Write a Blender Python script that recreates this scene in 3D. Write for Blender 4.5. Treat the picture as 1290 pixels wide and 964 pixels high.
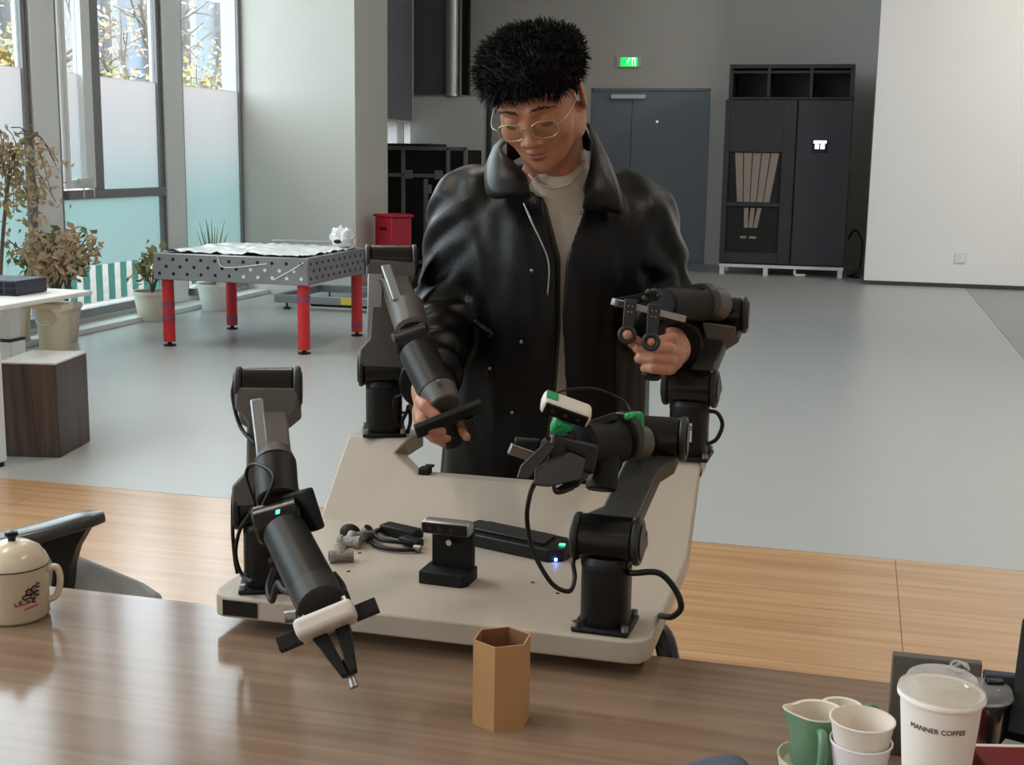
import bpy, bmesh, math, random
import numpy as np
from mathutils import Vector, Matrix, noise

for o in list(bpy.data.objects):
    bpy.data.objects.remove(o)
sc = bpy.context.scene
COL = sc.collection
random.seed(7)
rng = np.random.default_rng(7)

# ------------------------------------------------------------------ camera
# World axes follow the room: X along the back wall, Y along the window wall.
FPX, CAMH, YAW, ROLL = 1600.0, 1.5, math.radians(15), math.radians(.85)
PITCH = math.atan((482 - 197) / FPX)
_r0 = Vector((math.cos(YAW), math.sin(YAW), 0))
_fh = Vector((-math.sin(YAW), math.cos(YAW), 0))
_z = Vector((0, 0, 1))
CF = _fh * math.cos(PITCH) - _z * math.sin(PITCH)
_u0 = _fh * math.sin(PITCH) + _z * math.cos(PITCH)
CR = _r0 * math.cos(ROLL) + _u0 * math.sin(ROLL)
CU = -_r0 * math.sin(ROLL) + _u0 * math.cos(ROLL)
CC = Vector((0, 0, CAMH))
cam = bpy.data.cameras.new('camera')
cam.sensor_width = 36
cam.lens = 36 * FPX / 1290
cam.clip_start = .05
camo = bpy.data.objects.new('camera', cam)
COL.objects.link(camo)
camo.matrix_world = Matrix(((CR.x, CU.x, -CF.x, CC.x), (CR.y, CU.y, -CF.y, CC.y), (CR.z, CU.z, -CF.z, CC.z), (0, 0, 0, 1)))
sc.camera = camo

# ------------------------------------------------------------------ light, exposure
sc.view_settings.view_transform = 'Standard'
sc.view_settings.look = 'None'
sc.view_settings.gamma = 1
sc.view_settings.use_curve_mapping = False
sc.view_settings.exposure = 1.2
SKY = 6.0
w = bpy.data.worlds.new('sky')
sc.world = w
w.use_nodes = True
nt = w.node_tree
bg = nt.nodes['Background']
tc = nt.nodes.new('ShaderNodeTexCoord')
sx = nt.nodes.new('ShaderNodeSeparateXYZ')
cr = nt.nodes.new('ShaderNodeValToRGB')       # soft overcast sky, slightly brighter overhead
cr.color_ramp.elements[0].position = 0
cr.color_ramp.elements[0].color = (.93, .95, .97, 1)
cr.color_ramp.elements[1].position = 1
cr.color_ramp.elements[1].color = (1.02, 1.03, 1.04, 1)
nt.links.new(tc.outputs['Generated'], sx.inputs[0])
nt.links.new(sx.outputs['Z'], cr.inputs[0])
nt.links.new(cr.outputs[0], bg.inputs[0])
bg.inputs[1].default_value = SKY
def portal(x, y0, y1, z0, z1):                # sky portals in the window openings
    l = bpy.data.lights.new('window_portal', 'AREA')
    l.shape = 'RECTANGLE'; l.size = z1 - z0; l.size_y = y1 - y0
    l.cycles.is_portal = True
    o = bpy.data.objects.new('window_portal', l); COL.objects.link(o)
    o.location = (x, (y0 + y1) / 2, (z0 + z1) / 2)
    o.rotation_euler = (0, -math.pi / 2, 0)
    return o
portal(-6.62, -6.0, 12.5, .1, 6.5)
sc.cycles.use_denoising = True
sc.cycles.max_bounces = 10
sc.cycles.diffuse_bounces = 6
sc.cycles.transparent_max_bounces = 16
sc.cycles.caustics_reflective = False
sc.cycles.caustics_refractive = False
sc.cycles.sample_clamp_indirect = 6

# ------------------------------------------------------------------ points in the room
def ray(px, py):
    return CF + CR * ((px - 645) / FPX) - CU * ((py - 482) / FPX)
def A(px, py, d):            # at a distance d from the viewer
    return CC + ray(px, py) * d
def G(px, py, z=0.):         # on a horizontal plane
    r = ray(px, py); return CC + r * ((z - CAMH) / r.z)
def PY(px, py, y):           # on a plane parallel to the back wall
    r = ray(px, py); return CC + r * (y / r.y)
def PX(px, py, x):           # on a plane parallel to the window wall
    r = ray(px, py); return CC + r * (x / r.x)

# ------------------------------------------------------------------ materials
def lin(c):
    return tuple((x / 12.92 if x <= .04045 else ((x + .055) / 1.055) ** 2.4) for x in (v / 255 for v in c)) + (1,)
def mat(name, rgb, rough=.5, metal=0., var=.08, scale=12., bump=0., bscale=80., coat=0., spec=.5, emit=None, stretch=(1, 1, 1)):
    m = bpy.data.materials.new(name); m.use_nodes = True
    n = m.node_tree; b = n.nodes['Principled BSDF']
    b.inputs['Roughness'].default_value = rough
    b.inputs['Metallic'].default_value = metal
    b.inputs['Specular IOR Level'].default_value = spec
    b.inputs['Coat Weight'].default_value = coat
    t = n.nodes.new('ShaderNodeTexCoord')
    mp = n.nodes.new('ShaderNodeMapping'); mp.inputs['Scale'].default_value = stretch
    n.links.new(t.outputs['Object'], mp.inputs[0])
    ns = n.nodes.new('ShaderNodeTexNoise'); ns.inputs['Scale'].default_value = scale; ns.inputs['Detail'].default_value = 5
    n.links.new(mp.outputs[0], ns.inputs['Vector'])
    mx = n.nodes.new('ShaderNodeMix'); mx.data_type = 'RGBA'
    c = lin(rgb)
    mx.inputs['A'].default_value = tuple(x * (1 - var) for x in c[:3]) + (1,)
    mx.inputs['B'].default_value = tuple(min(1, x * (1 + var)) for x in c[:3]) + (1,)
    n.links.new(ns.outputs['Fac'], mx.inputs['Factor'])
    n.links.new(mx.outputs['Result'], b.inputs['Base Color'])
    if bump:
        n2 = n.nodes.new('ShaderNodeTexNoise'); n2.inputs['Scale'].default_value = bscale
        n.links.new(mp.outputs[0], n2.inputs['Vector'])
        bp = n.nodes.new('ShaderNodeBump'); bp.inputs['Strength'].default_value = bump; bp.inputs['Distance'].default_value = .01
        n.links.new(n2.outputs['Fac'], bp.inputs['Height']); n.links.new(bp.outputs[0], b.inputs['Normal'])
    if emit:
        b.inputs['Emission Color'].default_value = lin(emit[0]); b.inputs['Emission Strength'].default_value = emit[1]
    return m
def wood(name, c0, c1, rough, stretch, scale=3., dist=1.5, spec=.5, lines=0):
    m = bpy.data.materials.new(name); m.use_nodes = True
    n = m.node_tree; b = n.nodes['Principled BSDF']; b.inputs['Roughness'].default_value = rough
    b.inputs['Specular IOR Level'].default_value = spec
    t = n.nodes.new('ShaderNodeTexCoord'); mp = n.nodes.new('ShaderNodeMapping'); mp.inputs['Scale'].default_value = stretch
    n.links.new(t.outputs['Object'], mp.inputs[0])
    ns = n.nodes.new('ShaderNodeTexNoise'); ns.inputs['Scale'].default_value = scale; ns.inputs['Detail'].default_value = 8
    ns.inputs['Distortion'].default_value = dist
    n.links.new(mp.outputs[0], ns.inputs['Vector'])
    r = n.nodes.new('ShaderNodeValToRGB'); r.color_ramp.elements[0].position = .35; r.color_ramp.elements[1].position = .68
    r.color_ramp.elements[0].color = lin(c0); r.color_ramp.elements[1].color = lin(c1)
    n.links.new(ns.outputs['Fac'], r.inputs[0]); n.links.new(r.outputs[0], b.inputs['Base Color'])
    return m
def glass(name, rgb=(235, 242, 242), rough=.0, ior=1.45, milky=0.):
    m = bpy.data.materials.new(name); m.use_nodes = True; n = m.node_tree
    n.nodes.remove(n.nodes['Principled BSDF'])
    tr = n.nodes.new('ShaderNodeBsdfTransparent'); tr.inputs[0].default_value = lin(rgb)
    gl = n.nodes.new('ShaderNodeBsdfGlossy'); gl.inputs['Roughness'].default_value = rough
    fr = n.nodes.new('ShaderNodeLayerWeight')     # thin sheet: the same reflection from either side
    pw = n.nodes.new('ShaderNodeMath'); pw.operation = 'POWER'; pw.inputs[1].default_value = 5
    ma = n.nodes.new('ShaderNodeMath'); ma.operation = 'MULTIPLY_ADD'; ma.inputs[1].default_value = .9; ma.inputs[2].default_value = ((ior - 1) / (ior + 1)) ** 2
    n.links.new(fr.outputs['Facing'], pw.inputs[0]); n.links.new(pw.outputs[0], ma.inputs[0])
    mx = n.nodes.new('ShaderNodeMixShader')
    n.links.new(ma.outputs[0], mx.inputs[0]); n.links.new(tr.outputs[0], mx.inputs[1]); n.links.new(gl.outputs[0], mx.inputs[2])
    if milky:
        tl = n.nodes.new('ShaderNodeBsdfTranslucent'); df = n.nodes.new('ShaderNodeBsdfDiffuse'); m2 = n.nodes.new('ShaderNodeMixShader'); m3 = n.nodes.new('ShaderNodeMixShader')
        n.links.new(tl.outputs[0], m2.inputs[1]); n.links.new(df.outputs[0], m2.inputs[2]); m3.inputs[0].default_value = milky
        n.links.new(mx.outputs[0], m3.inputs[1]); n.links.new(m2.outputs[0], m3.inputs[2]); mx = m3
    n.links.new(mx.outputs[0], n.nodes['Material Output'].inputs[0])
    return m
def film():                                   # frosted privacy film, printed with a white to teal fade
    m = bpy.data.materials.new('frosted_film'); m.use_nodes = True; n = m.node_tree
    n.nodes.remove(n.nodes['Principled BSDF'])
    t = n.nodes.new('ShaderNodeTexCoord'); s = n.nodes.new('ShaderNodeSeparateXYZ'); n.links.new(t.outputs['Object'], s.inputs[0])
    r = n.nodes.new('ShaderNodeValToRGB'); mr = n.nodes.new('ShaderNodeMapRange')
    mr.inputs['From Min'].default_value = .5; mr.inputs['From Max'].default_value = 2.13
    n.links.new(s.outputs['Z'], mr.inputs['Value']); n.links.new(mr.outputs[0], r.inputs[0])
    film_c = lambda c: tuple(x * .145 for x in lin(c)[:3]) + (1,)
    e = r.color_ramp.elements
    e[0].position = 0; e[0].color = film_c((172, 212, 211)); e[1].position = 1; e[1].color = film_c((234, 234, 238))
    q = e.new(.32); q.color = film_c((172, 214, 214)); q = e.new(.62); q.color = film_c((213, 225, 229))
    tl = n.nodes.new('ShaderNodeBsdfTranslucent'); n.links.new(r.outputs[0], tl.inputs[0])
    gl = n.nodes.new('ShaderNodeBsdfGlossy'); gl.inputs['Roughness'].default_value = .12
    mx = n.nodes.new('ShaderNodeMixShader'); mx.inputs[0].default_value = .04
    n.links.new(tl.outputs[0], mx.inputs[1]); n.links.new(gl.outputs[0], mx.inputs[2])
    n.links.new(mx.outputs[0], n.nodes['Material Output'].inputs[0])
    return m
M = {}
def mk(k, *a, **kw):
    M[k] = mat(k, *a, **kw)
mk('wall_white', (232, 232, 232), .75, var=.02, scale=2)
mk('wall_warm', (215, 215, 208), .75, var=.02, scale=2)
mk('wall_grey', (205, 204, 200), .8, var=.03, scale=2)
mk('ceiling_white', (225, 225, 224), .85, var=.02)
mk('vinyl_grey', (168, 172, 172), .33, var=.035, scale=3, stretch=(1, 3, 1))
mk('vinyl_dark', (140, 141, 142), .38, var=.03, scale=3)
M['vinyl_wood'] = wood('vinyl_wood', (166, 128, 91), (190, 152, 111), .24, (.5, 13, 1), 2.2, .6, spec=.75)
M['desk_wood'] = wood('desk_wood', (124, 103, 86), (143, 121, 103), .13, (.7, 20, 1), 2.4, .5, spec=.32)
M['stool_wood'] = wood('stool_wood', (46, 34, 30), (82, 64, 57), .3, (9, 9, .5), 2.5, .6)
mk('skirting_dark', (60, 60, 62), .5)
mk('alu', (232, 238, 239), .45, metal=.0, var=.03)
mk('alu_dark', (136, 136, 138), .4, metal=.1, var=.03)
mk('alu_profile', (150, 153, 157), .35, metal=.7, var=.03)
M['glass'] = glass('window_glass', (205, 210, 212)); M['film'] = film()
M['film_stripe'] = glass('film_stripe', (160, 205, 203), .2)
M['lens'] = glass('lens_glass', (244, 246, 245)); M['clear_plastic'] = glass('clear_plastic', (240, 240, 238), .08, 1.35, milky=.38)
mk('black_plastic', (15, 15, 16), .42, var=.15, bump=.05, bscale=400, spec=.35)
mk('black_gloss', (12, 12, 13), .25, var=.1, spec=.4)
mk('black_matte', (13, 13, 14), .6, var=.15, spec=.3)
mk('link_grey', (84, 80, 76), .45, metal=.1, var=.06, scale=20)
mk('dark_grey', (38, 37, 37), .45, var=.08, spec=.4)
mk('rubber', (11, 11, 12), .5, var=.1, spec=.35)
mk('chrome', (205, 205, 205), .2, metal=1, var=.03)
mk('steel', (150, 150, 150), .32, metal=.9, var=.1, scale=30)
mk('cast_iron', (150, 146, 140), .5, metal=.5, var=.3, scale=120, bump=.4, bscale=300)
mk('tray_white', (180, 170, 157), .45, var=.02, spec=.3)
mk('housing_white', (206, 199, 192), .4, var=.03)
mk('green_tape', (36, 150, 88), .35, var=.35, scale=90, bump=.5, bscale=200)
mk('green_led', (60, 220, 140), .4, emit=((60, 255, 160), 1.5))
mk('blue_led', (90, 130, 255), .4, emit=((80, 130, 255), 12))
mk('door_grey', (126, 136, 148), .45, var=.05, scale=3)
mk('cab_black', (44, 44, 47), .55, var=.08)
mk('cab_navy', (46, 46, 54), .5, var=.05)
mk('cab_inside', (16, 16, 17), .7)
mk('pleat', (150, 138, 128), .8, var=.12)
mk('screen_lit', (120, 130, 235), .4, emit=((190, 200, 255), 2.2))
mk('exit_green', (10, 200, 70), .4, emit=((0, 235, 70), 1.1))
mk('exit_white', (235, 245, 238), .4, emit=((225, 255, 235), .9))
mk('plate_white', (222, 222, 220), .5)
mk('weld_steel', (150, 146, 148), .35, metal=.75, var=.18, scale=9, bump=.05)
mk('weld_red', (200, 34, 42), .42, var=.08)
mk('weld_tape', (138, 62, 96), .5, var=.2, scale=60)
mk('hole_black', (14, 14, 15), .8)
mk('wrap', (226, 230, 230), .25, var=.06, scale=30)
mk('red_plastic', (176, 20, 44), .4, var=.06)
mk('yellow', (225, 205, 60), .5)
mk('cream_plastic', (214, 204, 178), .5, var=.05)
mk('white_plastic', (226, 226, 222), .4, var=.03)
mk('pot_cream', (222, 212, 196), .55, var=.05)
mk('soil', (70, 52, 40), .9)
mk('leaf_dry', (196, 170, 140), .7, var=.35, scale=15)
mk('leaf_olive', (168, 164, 122), .65, var=.35, scale=15)
mk('leaf_green', (120, 148, 100), .6, var=.3, scale=15)
mk('leaf_yellow', (176, 154, 92), .7, var=.25, scale=2)
mk('stem', (112, 92, 70), .8)
mk('bark', (128, 120, 110), .9, var=.2, scale=8)
mk('paving', (120, 116, 108), .9, var=.12, scale=1.5)
mk('facade', (112, 117, 124), .8, var=.04)
mk('facade_white', (128, 128, 128), .7, var=.02)
mk('facade_glass', (84, 98, 114), .3, var=.1)
mk('skin', (176, 122, 97), .5, var=.06, scale=30, bump=.03, bscale=500)
mk('hair', (11, 7, 8), .6, var=.3, scale=40, spec=.2)
mk('leather', (5, 5, 6), .36, var=.15, scale=20, bump=.1, bscale=260, spec=.26)
mk('cotton', (206, 200, 190), .9, var=.04, bump=.1, bscale=600)
mk('trouser', (26, 26, 29), .85, var=.1)
mk('gold', (205, 188, 160), .25, metal=1)
mk('carton', (176, 132, 88), .75, var=.06, stretch=(1, 1, .2))
mk('carton_in', (128, 88, 58), .85, var=.06)
mk('enamel', (214, 203, 180), .22, var=.03)
mk('ink', (36, 30, 34), .6, var=.4, scale=200)
mk('ink_red', (190, 40, 66), .6)
mk('link_dark', (60, 58, 56), .45, var=.06, scale=20)
mk('pad_grey', (62, 64, 66), .26, var=.05)
mk('fabric_grey', (160, 167, 171), .9, var=.15, scale=300, bump=.2, bscale=500)
mk('blind_grey', (150, 152, 160), .8, var=.04)
mk('hood_grey', (96, 98, 99), .5, var=.05)
mk('panel_pale', (226, 232, 232), .35, var=.02)
mk('fabric_slate', (74, 78, 92), .9, var=.2, scale=300, bump=.2, bscale=500)
mk('paper_white', (243, 236, 228), .6, var=.02)
mk('paper_cream', (226, 216, 204), .65, var=.02)
mk('paper_lilac', (238, 230, 232), .65, var=.02)
mk('milk', (214, 200, 180), .4, var=.05, scale=40)
mk('green_glaze', (106, 142, 112), .2, var=.06)
mk('glaze_cream', (222, 214, 198), .3, var=.02)
mk('box_slate', (92, 86, 80), .6, var=.06)
mk('box_navy', (52, 54, 66), .5, var=.2, scale=10)
mk('box_red', (112, 6, 12), .5, var=.08)
mk('brow', (52, 36, 31), .8)
mk('navy_plastic', (36, 44, 64), .5, var=.1)
mk('sticker', (196, 196, 190), .5, var=.05)
mk('black_paint', (22, 21, 22), .4)

mk('stool_top', (226, 228, 230), .14, var=.03)

# ------------------------------------------------------------------ mesh tools
ORG = {}
def frame_of(d, up=Vector((0, 0, 1))):
    d = d.normalized()
    if abs(d.dot(up)) > .98: up = Vector((1, 0, 0))
    x = up.cross(d).normalized(); y = d.cross(x)
    return x, y, d
class MB:
    def __init__(s):
        s.v = []; s.f = []
    def add(s, vs, fs):
        k = len(s.v); s.v += [tuple(v) for v in vs]; s.f += [tuple(i + k for i in f) for f in fs]; return s
    def box(s, c, size, ax=None):
        c = Vector(c); ax = ax or (Vector((1, 0, 0)), Vector((0, 1, 0)), Vector((0, 0, 1)))
        h = [q / 2 for q in size]; vs = []
        for k in (-1, 1):
            for j in (-1, 1):
                for i in (-1, 1):
                    vs.append(c + ax[0] * (i * h[0]) + ax[1] * (j * h[1]) + ax[2] * (k * h[2]))
        return s.add(vs, [(0, 2, 3, 1), (4, 5, 7, 6), (0, 1, 5, 4), (2, 6, 7, 3), (0, 4, 6, 2), (1, 3, 7, 5)])
    def span(s, x0, x1, y0, y1, z0, z1):
        return s.box(((x0 + x1) / 2, (y0 + y1) / 2, (z0 + z1) / 2), (x1 - x0, y1 - y0, z1 - z0))
    def bar(s, p, q, a, b, up=Vector((0, 0, 1))):     # box from p to q, a wide, b high
        p = Vector(p); q = Vector(q); x, y, d = frame_of(q - p, up)
        return s.box((p + q) / 2, (a, b, (q - p).length), (x, y, d))
    def rings(s, rs, cap0=True, cap1=True, closed=True):
        n = len(rs[0]); k = len(s.v)
        for r in rs: s.v += [tuple(v) for v in r]
        for i in range(len(rs) - 1):
            for j in range(n if closed else n - 1):
                a = k + i * n + j; b = k + i * n + (j + 1) % n
                s.f.append((a, b, b + n, a + n))
        if closed and cap0: s.f.append(tuple(k + j for j in reversed(range(n))))
        if closed and cap1: s.f.append(tuple(k + (len(rs) - 1) * n + j for j in range(n)))
        return s
    def cyl(s, p, q, r0, r1=None, n=24, ch=0.):
        p = Vector(p); q = Vector(q); r1 = r0 if r1 is None else r1
        x, y, d = frame_of(q - p); L = (q - p).length
        st = [(0, r0), (L, r1)] if not ch else [(0, r0 - ch), (ch, r0), (L - ch, r1), (L, r1 - ch)]
        return s.rings([[p + d * t + (x * math.cos(a) + y * math.sin(a)) * r for a in [2 * math.pi * i / n for i in range(n)]] for t, r in st])
    def lathe(s, c, prof, n=40, ax=Vector((0, 0, 1)), ring=False, cap0=True):
        c = Vector(c); x, y, d = frame_of(ax)
        if ring: prof = list(prof) + [prof[0]]
        return s.rings([[c + d * z + (x * math.cos(a) + y * math.sin(a)) * r for a in [2 * math.pi * i / n for i in range(n)]] for r, z in prof], cap0 and not ring, not ring)
    def tube(s, pts, r, n=8, res=6, taper=None, closed=False):
        P = spline([Vector(p) for p in pts], res, closed) if res > 1 else [Vector(p) for p in pts]
        rs = []; x = None; N = len(P)
        for i, p in enumerate(P):
            d = (P[(i + 1) % N] - P[i - 1]) if closed else (P[min(i + 1, N - 1)] - P[max(i - 1, 0)])
            d.normalize()
            if x is None: x = frame_of(d)[0]
            x = (x - d * x.dot(d)).normalized(); y = d.cross(x)
            rr = r if taper is None else r * (taper[0] + (taper[1] - taper[0]) * i / (N - 1))
            rs.append([p + (x * math.cos(a) + y * math.sin(a)) * rr for a in [2 * math.pi * k / n for k in range(n)]])
        if closed: rs.append(rs[0]); return s.rings(rs, False, False)
        return s.rings(rs)
    def prism(s, poly, d):                    # polygon of 3D points swept by vector d
        d = Vector(d); n = len(poly); poly = [Vector(p) for p in poly]
        return s.rings([poly, [p + d for p in poly]])
    def ball(s, c, r, n=14, m=9):
        c = Vector(c); r = (r, r, r) if not hasattr(r, '__len__') else r
        rs = [[c + Vector((r[0] * math.sin(t) * math.cos(a), r[1] * math.sin(t) * math.sin(a), -r[2] * math.cos(t))) for a in [2 * math.pi * i / n for i in range(n)]] for t in [math.pi * (k + .02) / (m - 1 + .04) for k in range(m)]]
        return s.rings(rs)
    def build(s, name, m, parent=None, bevel=0., seg=2, smooth=35, solid=0., sub=0):
        me = bpy.data.meshes.new(name)
        V = np.array(s.v, float)
        if parent is None:
            o0 = Vector(((V[:, 0].min() + V[:, 0].max()) / 2, (V[:, 1].min() + V[:, 1].max()) / 2, V[:, 2].min()))
        else:
            o0 = ORG[parent.name]
        me.from_pydata([tuple(v) for v in (V - np.array(o0))], [], s.f)
        me.update()
        o = bpy.data.objects.new(name, me); COL.objects.link(o)
        me.materials.append(M[m] if isinstance(m, str) else m)
        bm = bmesh.new(); bm.from_mesh(me); bmesh.ops.recalc_face_normals(bm, faces=bm.faces); bm.to_mesh(me); bm.free()
        if smooth: 
            me.shade_smooth()
            if smooth < 180: me.set_sharp_from_angle(angle=math.radians(smooth))
        if parent is None: o.location = o0
        else: o.parent = parent
        ORG[o.name] = Vector(o0)
        if solid:
            md = o.modifiers.new('thickness', 'SOLIDIFY'); md.thickness = solid; md.offset = 0
        if bevel:
            md = o.modifiers.new('bevel', 'BEVEL'); md.width = bevel; md.segments = seg; md.limit_method = 'ANGLE'; md.angle_limit = math.radians(40)
        if sub:
            md = o.modifiers.new('sub', 'SUBSURF'); md.levels = sub; md.render_levels = sub
        return o
def spline(P, res=6, closed=False):
    out = []; n = len(P)
    for i in range(n if closed else n - 1):
        a = P[(i - 1) % n] if (closed or i > 0) else P[0] * 2 - P[1]
        b = P[i]; c = P[(i + 1) % n]
        e = P[(i + 2) % n] if (closed or i + 2 < n) else P[-1] * 2 - P[-2]
        for k in range(res):
            t = k / res
            out.append(.5 * ((2 * b) + (c - a) * t + (2 * a - 5 * b + 4 * c - e) * t * t + (3 * b - a - 3 * c + e) * t ** 3))
    if not closed: out.append(P[-1].copy())
    return out
def tag(o, label=None, cat=None, group=None, kind=None):
    if label: o['label'] = label
    if cat: o['category'] = cat
    if group: o['group'] = group
    if kind: o['kind'] = kind
    return o
def empty(name, loc, label=None, cat=None, group=None, kind=None):
    o = bpy.data.objects.new(name, None); COL.objects.link(o); o.location = loc; o.empty_display_size = .1
    ORG[o.name] = Vector(loc)
    return tag(o, label, cat, group, kind)
def text(body, size, m, parent, mw, name='lettering', bend=0., extrude=.0003, bold=0.):
    cu = bpy.data.curves.new(name, 'FONT'); cu.body = body; cu.size = size; cu.align_x = 'CENTER'; cu.align_y = 'CENTER'; cu.extrude = extrude; cu.offset = bold
    t = bpy.data.objects.new(name, cu); COL.objects.link(t)
    bpy.context.view_layer.update()
    me = bpy.data.meshes.new_from_object(t.evaluated_get(bpy.context.evaluated_depsgraph_get())); bpy.data.objects.remove(t)
    b = MB(); vs = []
    for v in me.vertices:
        x, y, z = v.co
        if bend: p = Vector(((bend + z) * math.sin(x / bend), -(bend + z) * math.cos(x / bend), y))
        else: p = Vector((x, y, z))
        vs.append(mw @ p)
    b.add(vs, [tuple(p.vertices) for p in me.polygons])
    return b.build(name, m, parent, smooth=0)

# ================================================================== the room
def struct(name, mb, m, bevel=0., parent=None, smooth=35):
    o = mb.build(name, m, parent, bevel=bevel, smooth=smooth)
    if parent is None: o['kind'] = 'structure'
    return o
XW, YB, CEIL = -6.36, 18.5, 6.6
flr = struct('floor', MB().span(-6.6, 7.2, -6.2, 19., -.12, -.01), 'vinyl_dark')
def sheet(x0, x1, y0, y1, m):
    MB().span(x0, x1, y0, y1, -.01, 0).build('floor_sheet', m, flr)
sheet(-6.4, 1.318, 4.902, 18.5, 'vinyl_grey')
sheet(1.322, 7., 4.902, 18.5, 'vinyl_dark')
for x0, x1 in ((-6.4, -3.4208), (-3.4192, -1.6008), (-1.5992, .2162), (.2182, 2.0308), (2.0324, 7.)):
    sheet(x0, x1, -6, 4.898, 'vinyl_wood')
struct('ceiling', MB().span(-6.6, 7.2, -6.2, 18.7, CEIL, CEIL + .12), 'ceiling_white')
struct('wall_back', MB().span(-6.6, -3.83, YB, YB + .15, 0, CEIL).span(-2.11, 7.2, YB, YB + .15, 0, CEIL).span(-3.83, -2.11, YB, YB + .15, 2.48, CEIL), 'wall_grey')
struct('wall_right', MB().span(7., 7.15, -6, 18.5, 0, CEIL), 'wall_white')
struct('wall_front', MB().span(-6.4, 7.15, -6.15, -6, 0, CEIL), 'wall_white')
wp = struct('wall_partition', MB().span(.123, 7., 16.35, 16.5, .05, CEIL).span(.123, .27, 16.5, 18.5, .05, CEIL), 'wall_white')
struct('baseboard_partition', MB().span(.115, 7., 16.342, 16.5, 0, .05), 'skirting_dark')
struct('wall_pillar', MB().span(-6.6, -5.09, 12.55, 13.5, 0, CEIL), 'wall_warm')
struct('wall_left', MB().span(-6.6, -6.38, 13.5, 16.75, 0, CEIL).span(-6.6, -6.38, 16.75, 18.5, 0, 1.6).span(-6.6, -6.38, 16.75, 18.5, 1.98, CEIL), 'wall_grey')
struct('trim_1', MB().span(-6.38, -6.36, -6, 12.55, 0, .09).span(-6.36, -6.1, -6, 12.55, 0, .045), 'alu', bevel=.006)
struct('trim_2', MB().span(-6.55, -6.36, -6, 12.55, CEIL - .12, CEIL), 'alu')
struct('added_door_backing', MB().span(-4.2, -1.8, YB + .16, YB + .3, 0, 2.8), 'wall_grey')  # unseen slab added behind the door to block sky in its gaps
# door
d1 = empty('door_1', (-2.97, YB, 0), 'grey steel double door in the back wall', None, None, 'structure')
for x0, x1 in ((-3.82, -3.236), (-3.23, -2.12)):
    lf = MB().span(x0, x1, YB + .02, YB + .07, -.005, 2.46).build('door_leaf', 'door_grey', d1, bevel=.004)
    MB().span(x0 + .06 if x0 < -3.5 else x0 + .09, x0 + .22 if x0 < -3.5 else x0 + .14, YB + .005, YB + .02, 1.02, 1.2).build('lock_plate', 'alu_profile', lf, bevel=.003)
MB().span(-3.83, -3.8, YB - .012, YB + .1, 0, 2.48).span(-2.14, -2.11, YB - .012, YB + .1, 0, 2.48).span(-3.83, -2.11, YB - .012, YB + .1, 2.455, 2.49).build('door_frame', 'door_grey', d1)
MB().span(-3.53, -3.03, YB - .06, YB + .02, 2.34, 2.4).build('door_closer', 'alu', d1, bevel=.006)
MB().cyl((-2.86, YB + .022, 2.02), (-2.86, YB + .012, 2.02), .02).build('peephole', 'chrome', d1)

def quad(x, y0, y1, z0, z1): return MB().add([(x, y0, z0), (x, y1, z0), (x, y1, z1), (x, y0, z1)], [(0, 1, 2, 3)])
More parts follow.
